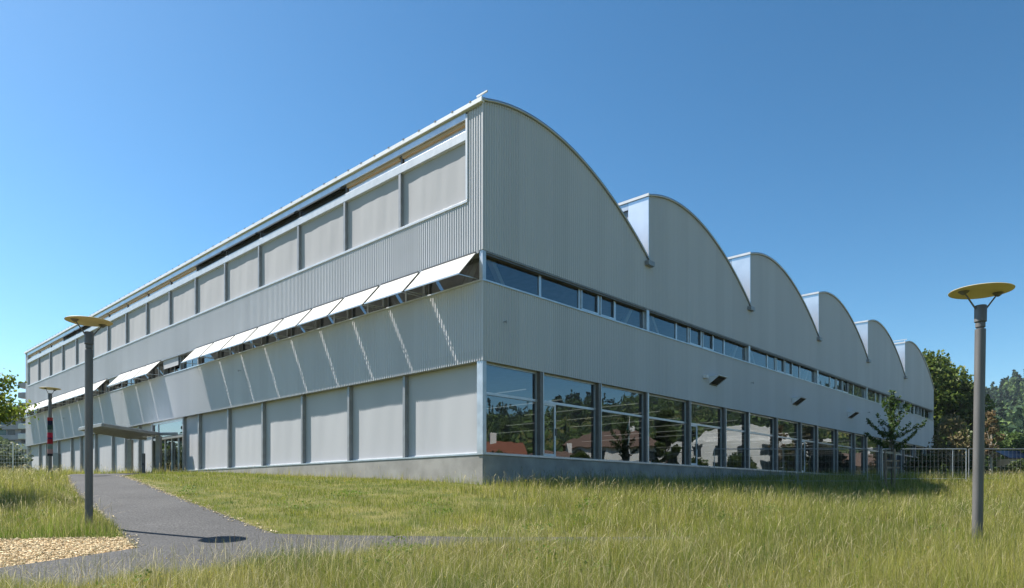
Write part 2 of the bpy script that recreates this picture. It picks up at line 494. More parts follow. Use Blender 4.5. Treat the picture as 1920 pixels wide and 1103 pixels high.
def drape(poly, name, mat, lift, step=0.35):
    """a sheet lying on the terrain, cut to the outline"""
    import bmesh
    from mathutils.geometry import delaunay_2d_cdt
    P = [Vector(p) for p in poly]
    B = []
    for i in range(len(P)):
        a, b = P[i], P[(i + 1) % len(P)]
        n = max(1, int((b - a).length / step))
        B += [a.lerp(b, k / n) for k in range(n)]
    nb = len(B)
    xs = np.array([p.x for p in B]); ys = np.array([p.y for p in B])
    gx, gy = np.meshgrid(np.arange(xs.min(), xs.max(), step), np.arange(ys.min(), ys.max(), step))
    gx = gx.ravel(); gy = gy.ravel()
    poly2 = [(p.x, p.y) for p in B]
    k = inside(poly2, gx, gy) & (edge_dist(poly2 + poly2[:1], gx, gy) > step * .4)
    pts = B + [Vector((a, b)) for a, b in zip(gx[k], gy[k])]
    res = delaunay_2d_cdt(pts, [(i, (i + 1) % nb) for i in range(nb)], [], 0, 1e-5)
    vs = np.array([(v.x, v.y) for v in res[0]])
    fs = []
    for f in res[2]:
        c = vs[list(f)].mean(0)
        if inside(poly2, np.array([c[0]]), np.array([c[1]]))[0]:
            fs.append(f)
    z = hgt(vs[:, 0], vs[:, 1]) + lift
    me = bpy.data.meshes.new(name)
    me.from_pydata([(a, b, c) for (a, b), c in zip(vs, z)], [], fs)
    me.polygons.foreach_set('use_smooth', [True] * len(me.polygons))
    me.update()
    me.materials.append(mat)
    o = link(name, me)
    return tag(o, kind='structure')
drape([tuple(p) for p in PATH_POLY], 'path', M['asphalt'], 0.028)

CHIP_POLY = [(-15.5,13.3),(-12.5,14.1),(-10.51,14.40),(-8.75,14.82),(-8.25,14.9),(-7.27,13.53),(-7.75,12.22),(-8.15,11.1),(-9.6,9.88),(-13,8.58),(-17,9.5)]
M['chipbed'] = noise_mat('wood_chip_bed', (0.34, 0.23, 0.11), (0.56, 0.42, 0.24), scale=22, rough=0.9, bump=0.8, bscale=30, detail=6)
drape(CHIP_POLY, 'wood_chip_bed', M['chipbed'], 0.02)

# ------------------------------------------------------------------ the hall
CORNER = Vector((-1.079, 25.7, 0))
BRZ = math.atan2(0.72818, 0.68538)
hall = thing('hall_building', 'long grey corrugated metal hall with six curved sawtooth roof sheds and projecting awnings', 'building', CORNER, BRZ)
def toworld(a, b, z=0.0):
    return CORNER + Vector((0.68538 * a - 0.72823 * b, 0.72818 * a + 0.68533 * b, z))
# local x runs along the shaded gable side, local y along the sunlit side, outside is x<0 or y<0
LX, LY = 67.5, 67.0
Z_PL, Z_G, Z_S0, Z_S1, Z_U = 1.49, 4.96, 7.89, 9.04, 11.04
MOD = 11.25
_arc = np.polyfit([0, 1.57, 2.81, 4.48, 6.3, 8.29, 9.58, 11.25], [14.50, 14.86, 14.93, 14.72, 14.24, 13.34, 12.55, 11.36], 4)
def arc(a): return float(np.polyval(_arc, a))
PITCH, DEP = 0.132, 0.054

def corrugated(axis, a0, a1, zb, zt, parent, name='cladding_panel', base=0.0):
    k1, k2 = (.40, .55) if axis == 'y' else (.46, .54)
    u = np.concatenate([np.arange(math.floor(a0 / PITCH) - 1, math.ceil(a1 / PITCH) + 1)[:, None] + np.array([[0, k1, k2, .85]])]).ravel() * PITCH
    a = np.concatenate([[a0], u[(u > a0 + .004) & (u < a1 - .004)], [a1]])
    fr = (a / PITCH) % 1.0
    d = base + np.interp(fr, [0, k1, k2, .85, 1.0], [0, 0, DEP, DEP, 0])
    n = len(a) - 1
    top = np.array([zt(x) for x in a]) if callable(zt) else np.full(n + 1, zt)
    def pos(z):
        return np.stack([d, a, z], 1) if axis == 'y' else np.stack([a, d, z], 1)
    V = np.concatenate([pos(np.full(n + 1, zb)), pos(top)])
    i = np.arange(n)
    F = np.stack([i, i + 1, i + 1 + n + 1, i + n + 1], 1)
    if axis == 'y': F = F[:, ::-1]
    return np_mesh(name, V, F, M['clad'], parent)

# base and inner shell
MB().box(0.07, LX - .1, 0.07, LY - .1, -1.2, Z_PL).build('plinth', M['concrete'], hall, bevel=0.01)
MB().box(0.045, LX - .2, 0.05, LY - .2, Z_G + .012, Z_G + .42).box(0.45, LX - .4, .45, LY - .4, Z_G + .43, Z_G + .5).build('floor_slab', M['greyframe'], hall)
MB().box(0.06, LX - .2, 0.06, LY - .2, Z_S1 + .02, Z_S1 + .3).build('floor_slab', M['greyframe'], hall)
for (ax, a0, a1, zb, zt) in (('y', 0.0, LY, Z_S1, Z_U - .05), ('y', 0.0, .80, Z_U - .05, 14.42), ('y', 66.2, LY, Z_U - .05, 14.42), ('y', 0.0, LY, Z_G, Z_S0),
                             ('x', 0.0, LX, Z_G, Z_S0)):
    corrugated(ax, a0, a1, zb, zt, hall)
for k in range(6):
    corrugated('x', MOD * k, MOD * (k + 1), Z_S1, lambda a, k=k: arc(a - MOD * k), hall, 'gable_panel')
# backing walls behind the sheets, end wall and rear wall
MB().box(.06, .10, .1, LY - .1, Z_S1 + .31, Z_U - .08).box(.06, .30, .1, LY - .1, Z_G + .43, Z_S0 - .04).build('inner_wall', M['inside'], hall)
MB().box(.1, LX - .1, .06, .10, Z_S1 + .31, 11.3).box(.31, LX - .1, .06, .30, Z_G + .43, Z_S0 - .04).build('inner_wall', M['inside'], hall)
MB().box(LX - .09, LX, .04, LY, Z_PL, 11.3).build('end_wall', M['clad'], hall)
MB().box(.1, LX - .1, LY - .08, LY, Z_PL, 14.3).build('rear_wall', M['clad'], hall)
# corner flashing strips
MB().box(-.012, .05, -.012, .05, Z_S1, 14.46).build('corner_trim', M['clad'], hall)
MB().box(-.012, .05, -.012, .05, Z_G, Z_S0).build('corner_trim', M['clad'], hall)

# roof shells
for k in range(6):
    n = 40
    aa = np.linspace(-.06 if k == 0 else 0.0, MOD, n + 1)
    V = []
    for yy in (0.02, LY):
        for dz in (-.12, .07):
            V += [(MOD * k + a, yy, arc(max(a, 0)) + dz) for a in aa]
    m = n + 1
    F = []
    for i in range(n):
        F += [(m + i, m + i + 1, 3 * m + i + 1, 3 * m + i), (i + 1, i, 2 * m + i, 2 * m + i + 1),
              (i, i + 1, m + i + 1, m + i), (2 * m + i + 1, 2 * m + i, 3 * m + i, 3 * m + i + 1)]
    F += [(0, m, 3 * m, 2 * m), (n, 2 * m + n, 3 * m + n, m + n)]
    sh = np_mesh('roof_shell', V, F, M['roof'], hall)
    V = []
    for yy in (-.075, .012):
        for dz in (-.03, .08):
            V += [(MOD * k + a, yy, arc(max(a, 0)) + dz) for a in aa]
    F = []
    for i in range(n):
        F += [(m + i, m + i + 1, 3 * m + i + 1, 3 * m + i), (i + 1, i, 2 * m + i, 2 * m + i + 1),
              (i, i + 1, m + i + 1, m + i), (2 * m + i + 1, 2 * m + i, 3 * m + i, 3 * m + i + 1)]
    F += [(0, m, 3 * m, 2 * m), (n, 2 * m + n, 3 * m + n, m + n)]
    np_mesh('roof_edge', V, F, M['roof'], sh)
# gutter along the first shed, with clips, and the rail end over the corner
mb = MB().box(-.12, .03, -.06, LY, 14.44, 14.60)
mb.build('gutter', M['white_metal'], hall)
gc = MB().box(-.135, -.03, -.04, .04, 0, .04).build('gutter_clip', M['darkframe'], hall)
gc.location = (0, .55, 14.601)
for i in range(1, 66):
    c = gc.copy(); COL.objects.link(c); c.parent = hall; c.location = (0, .55 + i, 14.601)
mb = MB().bar((-.05, -.3, 14.72), (-.05, .25, 14.72), .05, .05)
for y in (.02, .2): mb.bar((-.05, y, 14.6), (-.05, y, 14.72), .03, .03)
mb.build('roof_rail', M['white_metal'], hall)
mb = MB().bar((MOD * 5 - .05, -.2, 14.8), (MOD * 5 - .05, 6, 14.8), .06, .05)
for y in (0., 1.5, 3., 4.5, 6.): mb.bar((MOD * 5 - .05, y, 14.5), (MOD * 5 - .05, y, 14.8), .03, .03)
mb.build('roof_rail', M['white_metal'], hall)

# sawtooth north-light faces between the sheds
for k in range(1, 6):
    X = MOD * k
    MB().box(X - .05, X - .002, -.03, 1.15, 11.2, 14.46).build('clerestory_panel', M['bright'], hall, bevel=.008)
    MB().box(X - .10, X + .02, -.06, LY, 14.47, 14.60).build('clerestory_cap', M['white_metal'], hall)
    fr = MB()
    fr.box(X - .05, X, 1.16, LY, 14.12, 14.46).box(X - .04, X, 1.16, LY, 13.35, 13.70).box(X - .04, X, 1.16, LY, 11.2, 11.9)
    for j in range(16):
        fr.box(X - .045, X, 1.9 + 4.08 * j, 2.0 + 4.08 * j, 11.9, 14.12)
    fo = fr.build('clerestory_window', M['alu'], hall)
    MB().box(X + .05, X + .09, 1.16, LY, 13.7, 14.12).build('timber_beam', M['wood'], fo)
    MB().box(X + .04, X + .06, 1.16, LY, 11.9, 14.12).build('roller_blind', M['blind_up'], fo)
    MB().box(X - .35, X + .2, -.22, .0, 11.06, 11.28).build('drain_spout', M['greyframe'], hall)
    
# ---- sunlit side, upper band of blinds
Y0, BAY, NB = 0.86, 4.08, 16
MB().box(-.035, .22, Y0 - .06, Y0 + BAY * NB + .06, Z_U - .05, Z_U + .05).build('window_sill', M['trim'], hall, bevel=.006)
MB().box(-.035, .25, Y0 - .07, Y0 + .03, Z_U + .052, 14.3).build('window_jamb', M['trim'], hall)
MB().box(-.035, .25, Y0 + BAY * NB - .03, Y0 + BAY * NB + .07, Z_U + .052, 14.3).build('window_jamb', M['trim'], hall)
MB().box(-.02, .14, Y0 + .032, Y0 + BAY * NB - .032, 13.36, 13.70).build('blind_headbox', M['trim'], hall, bevel=.01)
MB().box(-.03, .12, Y0 + .032, Y0 + BAY * NB - .032, 14.13, 14.40).build('fascia', M['alu'], hall, bevel=.008)
MB().box(.24, .30, Y0, Y0 + BAY * NB, 13.86, 14.12).build('timber_beam', M['wood'], hall)
MB().box(.24, .27, Y0, Y0 + BAY * NB, 13.66, 13.84).build('window_rail', M['alu'], hall)
MB().box(.4, .44, .1, LY - .1, Z_U, 14.3).build('inner_wall', M['inside_dark'], hall)
for i in range(NB + 1):
    y = Y0 + BAY * i
    if 0 < i < NB:
        MB().box(-.01, .15, y - .07, y + .07, Z_U + .052, 13.358).build('mullion', M['greyframe'], hall)
        MB().box(.10, .24, y - .05, y + .05, 13.702, 14.128).build('mullion', M['darkframe'], hall)
OPEN = {2, 3, 4, 5, 11, 12}
for i in range(NB):
    y0, y1 = Y0 + BAY * i + .075, Y0 + BAY * (i + 1) - .075
    ny, nz = 36, 14
    yy = np.linspace(y0, y1, ny + 1); zz = np.linspace(Z_U + .06, 13.40, nz + 1)
    A, Bz = np.meshgrid(yy, zz)
    ph = rng.uniform(0, 6, 4)
    w = .006 * np.sin(A * 2.3 + ph[0] + .5 * np.sin(Bz * 1.4 + ph[1])) + .0035 * np.sin(A * 6.1 + ph[2] + Bz * .6 + 1.5 * np.sin(A * .9 + ph[0])) + .0015 * np.sin(A * 13 + ph[3])
    w *= np.sin(np.clip((Bz - zz[0]) / (zz[-1] - zz[0]), 0, 1) * np.pi * .8 + .35)
    Vb = np.stack([.13 + w.ravel(), A.ravel(), Bz.ravel()], 1)
    k0 = (np.arange(nz)[:, None] * (ny + 1) + np.arange(ny)[None, :]).ravel()
    Fb = np.stack([k0, k0 + ny + 1, k0 + ny + 2, k0 + 1], 1)
    np_mesh('roller_blind', Vb, Fb, M['blind_up'], hall, smooth=True)
    if i in OPEN:      # tilted open vent sash over a black slab painted as the gap's shade
        mb = MB()
        mb.bar((-.10, y0 + .1, 14.02), (-.10, y1 - .1, 14.02), .05, .05)
        mb.bar((.2, y0 + .1, 14.1), (-.10, y0 + .1, 14.02), .04, .04).bar((.2, y1 - .1, 14.1), (-.10, y1 - .1, 14.02), .04, .04)
        mb.bar((.2, y0 + .1, 14.1), (.2, y1 - .1, 14.1), .05, .04)
        so = mb.build('vent_sash', M['darkframe'], hall)
        MB().add([(.19, y0 + .12, 14.09), (.19, y1 - .12, 14.09), (-.10, y1 - .12, 14.01), (-.10, y0 + .12, 14.01)], [(0, 1, 2, 3)]).build('pane', M['dark_glass'], so)
        MB().box(.15, .2, y0, y1, 13.71, 14.05).build('vent_gap_shade', M['black'], hall)  # solid black slab standing in for the shade inside the vent
    else:
        MB().box(.17, .2, y0 + .02, y1 - .02, 13.705, 14.0).build('vent_sash', M['alu'], hall, bevel=.006)  # pale metal in place of glass, its tone stands in for reflected sky
        MB().box(.06, .2, y0 + .02, y1 - .02, 14.002, 14.125).build('timber_beam', M['wood'], hall)

# ---- sunlit side, window strip with projecting awnings
SM = 2.72
edges = [0.34] + [0.86 + SM * k for k in range(1, 25)]
MB().box(-.03, .36, .0, LY, Z_S0, Z_S0 + .06).build('window_sill', M['alu'], hall, bevel=.005)
MB().box(.0, .36, .22, LY, Z_S1 - .09, Z_S1 + .01).build('window_head', M['greyframe'], hall)
MB().box(.035, .21, .035, .21, Z_S0 + .061, Z_S1 + .012).build('corner_post', M['galv'], hall)
MB().box(.05, .3, LY - .25, LY - .02, Z_S0 + .061, Z_S1 + .012).build('corner_post', M['galv'], hall)
CLOSED = {9: 0, 10: 1, 14: 1}
awn = None
for k in range(24):
    y0, y1 = edges[k], edges[k + 1]
    ym = (y0 + y1) / 2
    MB().box(.16, .38, y1 - .07, y1 + .07, Z_S0 + .061, Z_S1 - .092).build('mullion', M['greyframe'], hall)
    w = MB().box(.33, .37, y0 + .08, y0 + .13, Z_S0 + .062, Z_S1 - .093).box(.33, .37, y1 - .13, y1 - .08, Z_S0 + .062, Z_S1 - .093)
    w.box(.33, .37, y0 + .131, y1 - .131, Z_S0 + .062, Z_S0 + .11)
    if k % 4 in (1, 3, 2):
        w.box(.32, .37, ym - .05, ym + .05, Z_S0 + .111, Z_S1 - .1).box(.30, .37, y0 + .14, ym - .06, Z_S0 + .14, Z_S0 + .2)
    wo_ = w.build('strip_window', M['alu'], hall)
    MB().add([(.352, y0 + .1, Z_S0 + .08), (.352, y1 - .1, Z_S0 + .08), (.352, y1 - .1, Z_S1 - .1), (.352, y0 + .1, Z_S1 - .1)], [(0, 3, 2, 1)]).build('pane', M['glass'], wo_)
    if k in CLOSED:
        if CLOSED[k]:
            bo = MB().box(.09, .10, y0 + .1, y1 - .1, 8.42, 8.98).box(.075, .115, y0 + .1, y1 - .1, 8.38, 8.42)
            bo.build('half_blind', M['blind'], hall)
        continue
    hx, hz_, ox, oz = -.005, 8.985, -.86, 8.02
    ya, yb = y0 + .11, y1 - .11
    if k == 0: ya = .36
    d = Vector((ox - hx, 0, oz - hz_)).normalized(); nrm = Vector((d.z, 0, -d.x))
    t = .012
    vs = []
    for (px, pz) in ((hx, hz_), (ox, oz)):
        for yy in (ya, yb):
            for sgn in (-1, 1):
                vs.append((px + nrm.x * t * sgn, yy, pz + nrm.z * t * sgn))
    fs = [(0, 1, 3, 2), (4, 6, 7, 5), (0, 4, 5, 1), (2, 3, 7, 6), (0, 2, 6, 4), (1, 5, 7, 3)]
    aw = MB().add(vs, fs).build('awning', M['awning'], hall)
    MB().bar((ox, ya - .02, oz), (ox, yb + .02, oz), .05, .05).build('front_bar', M['alu'], aw)
    for yy in (ya + .03, yb - .03):
        MB().bar((ox + .02, yy, oz - .01), (.12, yy, Z_S0 + .16), .03, .03).build('awning_arm', M['alu'], aw)
    MB().box(-.04, .05, ya, yb, 8.99, 9.03).build('roller_tube', M['darkframe'], aw)

# ---- sunlit side, ground floor blinds
gp = [0.36, 4.86, 8.94, 13.02, 17.1, 21.2, 25.25, 27.6]
gp2 = [32.9, 35.5, 38.3, 41.2, 45.3, 49.2, 51.9, 56.0, 60.0, 62.5, 66.6]
MB().box(.03, .22, .03, .335, Z_PL, Z_G + .011).build('corner_post', M['galv'], hall)
def ground_blinds(P, zb):
    for a, b in zip(P[:-1], P[1:]):
        ny, nz = 30, 14
        yy = np.linspace(a + .08, b - .08, ny + 1); zz = np.linspace(zb + .12, Z_G + .005, nz + 1)
        A, Bz = np.meshgrid(yy, zz)
        ph = rng.uniform(0, 6, 4)
        w = .006 * np.sin(A * 1.9 + ph[0] + .4 * np.sin(Bz + ph[1])) + .003 * np.sin(A * 6.7 + ph[2] + Bz * .5 + 1.6 * np.sin(A * 1.1 + ph[1]))
        w *= np.sin(np.clip((Bz - zz[0]) / (zz[-1] - zz[0]), 0, 1) * np.pi * .8 + .35)
        Vb = np.stack([.345 + w.ravel(), A.ravel(), Bz.ravel()], 1)
        k0 = (np.arange(nz)[:, None] * (ny + 1) + np.arange(ny)[None, :]).ravel()
        Fb = np.stack([k0, k0 + ny + 1, k0 + ny + 2, k0 + 1], 1)
        bl = np_mesh('roller_blind', Vb, Fb, M['blind'], hall, smooth=True)
        MB().box(.325, .365, a + .075, b - .075, zb + .075, zb + .125).build('bottom_bar', M['white_metal'], bl)
ground_blinds(gp, Z_PL)
ground_blinds(gp2, Z_PL)
for y in gp[1:] + gp2:
    MB().box(.15, .36, y - .075, y + .075, Z_PL + .001, Z_G + .01).build('column', M['greyframe'], hall)
MB().box(.05, .38, .34, 27.5, Z_PL + .002, Z_PL + .06).box(.05, .38, 33.0, LY - .1, Z_PL + .002, Z_PL + .06).build('window_sill', M['alu'], hall)
MB().box(.42, .46, .34, 27.6, Z_PL, Z_G).box(.42, .46, 32.9, LY - .1, Z_PL, Z_G).build('inner_wall', M['inside_dark'], hall)
# glazed entrance
fr = MB().box(.2, .3, 27.68, 32.82, Z_PL + .001, Z_PL + .07).box(.2, .3, 27.68, 32.82, 4.80, Z_G + .01).box(.2, .3, 27.68, 32.82, 3.72, 3.86)
for y in (28.5, 29.6, 30.7): fr.box(.2, .3, y - .035, y + .035, Z_PL + .07, 3.72)
fr.box(.2, .3, 31.9, 32.05, Z_PL + .07, 4.8)
en = fr.build('entrance_glazing', M['alu'], hall)
MB().add([(.25, 27.68, Z_PL + .05), (.25, 32.82, Z_PL + .05), (.25, 32.82, 4.85), (.25, 27.68, 4.85)], [(0, 3, 2, 1)]).build('pane', M['glass_clear'], en)
for y in (29.2, 30.0): MB().box(.14, .199, y, y + .06, 2.3, 3.0).build('door_handle', M['darkframe'], en)

# ---- shaded side, ground floor glazing
RP = [.20, 3.40, 7.35]
for k in range(1, 6): RP += [MOD * k, MOD * k + 4.1, MOD * k + 8.15]
RP += [LX - .12]
MB().box(.2, LX - .1, .02, .34, Z_PL + .001, Z_PL + .09).build('window_sill', M['alu'], hall, bevel=.006)
for i in range(len(RP)):
    a = RP[i]
    if i == 0: continue
    if i == len(RP) - 1:
        MB().box(a - .1, a + .1, .05, .3, Z_PL + .091, Z_G + .01).build('column', M['column'], hall); continue
    if abs(a / MOD - round(a / MOD)) < .01:
        MB().box(a - .13, a - .01, .05, .32, Z_PL + .091, Z_G + .01).build('column', M['column'], hall)
        MB().box(a + .01, a + .13, .06, .32, Z_PL + .091, Z_G + .01).build('column', M['alu'], hall)
    else:
        MB().box(a - .11, a + .05, .05, .32, Z_PL + .091, Z_G + .01).build('column', M['column'], hall)
        MB().box(a + .051, a + .09, .03, .32, Z_PL + .091, Z_G + .01).build('column_cap', M['alu'], hall)
for i in range(len(RP) - 1):
    a, b = RP[i] + .10, RP[i + 1] - .12
    fr = MB().box(a, b, .20, .30, 3.75, 3.85).box(a, b, .22, .30, Z_G - .08, Z_G + .009)
    fr.box(a, a + .05, .22, .30, Z_PL + .092, 3.749).box(a, a + .05, .22, .30, 3.851, Z_G - .081).box(b - .05, b, .22, .30, Z_PL + .092, 3.749).box(b - .05, b, .22, .30, 3.851, Z_G - .081)
    wi = fr.build('facade_window', M['alu'], hall)
    MB().add([(a, .26, Z_PL + .09), (b, .26, Z_PL + .09), (b, .26, Z_G), (a, .26, Z_G)], [(0, 1, 2, 3)]).build('pane', M['glass'], wi)
    if i in (1, 4, 8, 14):
        a += .05; w = .86
        d_ = MB().box(a + .04, a + .13, .17, .225, Z_PL + .10, 3.74).box(a + w - .09, a + w, .17, .225, Z_PL + .10, 3.74)
        d_.box(a + .131, a + w - .091, .17, .225, 3.66, 3.74).box(a + .131, a + w - .091, .17, .225, Z_PL + .10, Z_PL + .2)
        do = d_.build('door', M['white_metal'], hall)
        MB().add([(a + .12, .20, Z_PL + .19), (a + w - .06, .20, Z_PL + .19), (a + w - .06, .20, 3.67), (a + .12, .20, 3.67)], [(0, 1, 2, 3)]).build('pane', M['glass'], do)
        MB().box(a + w - .05, a + w - .02, .10, .17, 2.45, 2.75).build('handle', M['darkframe'], do)

# ---- shaded side, window strip
MB().box(.0, LX, -.03, .34, Z_S0 + .001, Z_S0 + .07).build('window_sill', M['alu'], hall, bevel=.005)
MB().box(.22, LX, .05, .34, Z_S1 - .14, Z_S1 + .01).build('window_head', M['darkframe'], hall)
MB().box(.22, LX, .01, .10, Z_S1 - .06, Z_S1 - .02).build('blind_rail', M['greyframe'], hall)
MB().box(LX - .25, LX - .02, .03, .3, Z_S0 + .071, Z_S1 + .011).build('corner_post', M['alu'], hall)
def strip_bounds(k):
    if k == 0: return [(.21, 3.45, 0), (3.45, 6.05, 0), (6.05, 7.45, 1), (7.45, 8.70, 1), (8.70, 11.13, 0)]
    o = MOD * k
    e = [(o + .13, o + 2.95, 0), (o + 2.95, o + 4.2, 0), (o + 4.2, o + 5.6, 1), (o + 5.6, o + 6.95, 1), (o + 6.95, o + 8.3, 0), (o + 8.3, o + 11.12, 0)]
    if k == 5: e[-1] = (o + 8.3, LX - .26, 0)
    return e
for k in range(6):
    for (a, b, op) in strip_bounds(k):
        fr = MB().box(a + .0, a + .07, .20, .28, Z_S0 + .071, Z_S1 - .141).box(b - .07, b, .20, .28, Z_S0 + .071, Z_S1 - .141)
        fr.box(a + .071, b - .071, .20, .28, Z_S0 + .071, Z_S0 + .12)
        if op:
            fr.box(a + .08, b - .08, .15, .199, Z_S0 + .14, Z_S0 + .21).box(a + .08, a + .14, .15, .199, Z_S0 + .211, Z_S1 - .15).box(b - .14, b - .08, .15, .199, Z_S0 + .211, Z_S1 - .15)
        wi = fr.build('strip_window', M['alu'], hall)
        MB().add([(a, .24, Z_S0 + .08), (b, .24, Z_S0 + .08), (b, .24, Z_S1 - .13), (a, .24, Z_S1 - .13)], [(0, 1, 2, 3)]).build('pane', M['glass_strip'], wi)
        if k >= 3 and (k + int(a)) % 3 != 0:
            mb = MB()
            n = 14; a2 = b - .1; a1 = a2 - (.55 if k < 5 else .9)
            vs = []
            for j in range(n + 1):
                x = a1 + (a2 - a1) * j / n
                vs += [(x, .42 + .04 * math.sin(j * 2.4), Z_S0), (x, .42 + .04 * math.sin(j * 2.4), Z_S1)]
            mb.add(vs, [(2 * j, 2 * j + 2, 2 * j + 3, 2 * j + 1) for j in range(n)]).build('curtain', M['curtain'], wi)
    if k:
        MB().box(MOD * k - .12, MOD * k + .12, .04, .3, Z_S0 + .071, Z_S1 + .011).build('corner_post', M['alu'], hall)
    x0, x1 = MOD * k, MOD * (k + 1)
    MB().bar((x0 + .4, .48, 9.6), (x0 + 3.3, .48, 5.6), .18, .22, up=(0, 1, 0)).build('brace', M['brace'], hall)
    MB().bar((x1 - .4, .48, 9.6), (x1 - 3.3, .48, 5.6), .18, .22, up=(0, 1, 0)).build('brace', M['brace'], hall)
for j in range(10):
    y0 = .8 + 6.6 * j
    MB().bar((.75, y0, 9.6), (.75, y0 + 2.6, 5.6), .18, .22, up=(1, 0, 0)).build('brace', M['brace'], hall)
    MB().bar((.75, y0 + 6.2, 9.6), (.75, y0 + 3.6, 5.6), .18, .22, up=(1, 0, 0)).build('brace', M['brace'], hall)
# rooms behind the glass
MB().box(14, 14.1, 14, LY - .5, Z_G + .51, Z_S1).box(14, LX - .5, 14, 14.1, Z_G + .51, Z_S1).build('room_wall', M['inside'], hall)
MB().box(.5, LX - .5, 44, 44.2, Z_PL + .01, Z_G).build('room_wall', M['inside_dark'], hall)
for x in range(6, 66, 10):
    for y in (9, 20):
        MB().box(x - .2, x + .2, y - .2, y + .2, Z_PL + .01, Z_G).build('inner_column', M['inside'], hall)
for j in range(18):
    x = 1.1 + 3.7 * j
    MB().box(x - .02, x + .02, 1.2 + (j % 3), 9 + 5 * (j % 3), 4.62, 4.66).build('ceiling_light', M['light'], hall)

# ---- fixtures on the shaded side
for i, a in enumerate((17.3, 28.9, 40.0, 51.3)):
    z0, z1 = 6.05, 6.46
    w = .95
    vs = [(a, 0, z0), (a, 0, z1), (a, -.62, z1), (a + w, 0, z0), (a + w, 0, z1), (a + w, -.62, z1)]
    vh = MB().add(vs, [(0, 1, 2), (3, 5, 4), (1, 4, 5, 2), (0, 3, 4, 1)]).box(a - .02, a + w + .02, -.65, .0, z1 + .001, z1 + .03).build('vent_hood', M['white_metal'], hall)
    lv = MB()
    for j in range(7):
        t0, t1 = j / 7, (j + .6) / 7
        lv.add([(a + .03, -.62 * t0 - .01, z0 + (z1 - z0) * t0), (a + w - .03, -.62 * t0 - .01, z0 + (z1 - z0) * t0), (a + w - .03, -.62 * t1 + .03, z0 + (z1 - z0) * t1), (a + .03, -.62 * t1 + .03, z0 + (z1 - z0) * t1)], [(0, 1, 2, 3)])
    lv.add([(a + .02, -.02, z0 + .06), (a + w - .02, -.02, z0 + .06), (a + w - .02, -.56, z1 - .02), (a + .02, -.56, z1 - .02)], [(0, 1, 2, 3)])
    lv.build('louvre', M['louvre'], vh)
    if i == 0:
        MB().box(a - .62, a - .38, -.2, .0, 6.32, 6.5).build('sensor_box', M['white_metal'], hall, bevel=.01)
for (a, z) in ((1.1, 6.55), (22.6, 6.75), (45.0, 6.9)):
    MB().bar((a, .0, z), (a, -.16, z), .03, .03).bar((a, -.16, z - .07), (a, -.16, z + .03), .05, .04).build('wall_bracket', M['greyframe'], hall)
for (b, z) in ((19.2, 6.9), (53.0, 6.8)):
    MB().bar((.0, b, z), (-.16, b, z), .03, .03).bar((-.16, b, z - .07), (-.16, b, z + .03), .05, .04).build('wall_bracket', M['greyframe'], hall)

# ------------------------------------------------------------------ entrance canopy
cano = thing('entrance_canopy', 'flat grey entrance canopy on two posts, reaching out from the glazed door towards the path', 'canopy', (-22.6, 44.7, hz(-22.6, 44.7)))
cz = cano.location.z
def cl(p, z): return (p[0] - cano.location.x, p[1] - cano.location.y, z - cz)
A_, B_, D_, E_ = (-22.75, 38.8), (-25.6, 41.3), (-26.0, 47.6), (-22.6, 44.7)
Dw = toworld(-.12, 33.1).to_2d(); Ew = toworld(-.12, 27.75).to_2d()
outl = [A_, E_, tuple(Ew), tuple(Dw), D_, B_]
loc = [(p[0] - cano.location.x, p[1] - cano.location.y) for p in outl]
cen = np.mean(loc, 0)
MB().prism(loc, 3.95 - cz, 4.0 - cz).build('roof_sheet', M['trim'], cano)
mb = MB()
for i in range(len(loc)):
    p, q = loc[i], loc[(i + 1) % len(loc)]
    if i == 2: continue
    mb.bar((p[0], p[1], 3.87 - cz), (q[0], q[1], 3.89 - cz), .10, .16)
mb.build('edge_beam', M['canopy'], cano)
mb = MB()
for i in range(1, 7):
    t = i / 7
    p = np.array(loc[0]) * (1 - t) + np.array(loc[5]) * t
    q = np.array(loc[1]) * (1 - t) + np.array(loc[4]) * t
    mb.bar((p[0], p[1], 3.875 - cz), (q[0], q[1], 3.875 - cz), .10, .13)
mb.build('ceiling_slat', M['canopy'], cano)
for p in (E_, D_):
    MB().box(p[0] - cano.location.x - .14, p[0] - cano.location.x + .14, p[1] - cano.location.y - .14, p[1] - cano.location.y + .14, -.6, 3.76 - cz).build('post', M['canopy'], cano, bevel=.01)

ip = thing('intercom_post', 'short dark intercom post standing in front of the blinds beside the entrance', 'post', (-23.2, 44.0, hz(-23.2, 44.0)))
MB().box(-.085, .085, -.06, .06, -.2, 1.28).build('post', M['darkframe'], ip, bevel=.01)
MB().box(-.05, .05, -.075, -.06, .52, .68).build('button_panel', M['black'], ip)
nb_ = thing('notice_board', 'small grey notice board on dark posts beside the knitted lamp post', 'board', (-28.15, 43.0, hz(-28.15, 43.0)))
MB().box(-.30, -.20, -.05, .05, -.3, 1.42).build('post', M['darkframe'], nb_)
MB().box(.26, .34, -.05, .05, -.3, 1.30).build('post', M['darkframe'], nb_)
MB().box(-.10, .24, -.03, .03, .32, 1.36).build('board', M['greyframe'], nb_)

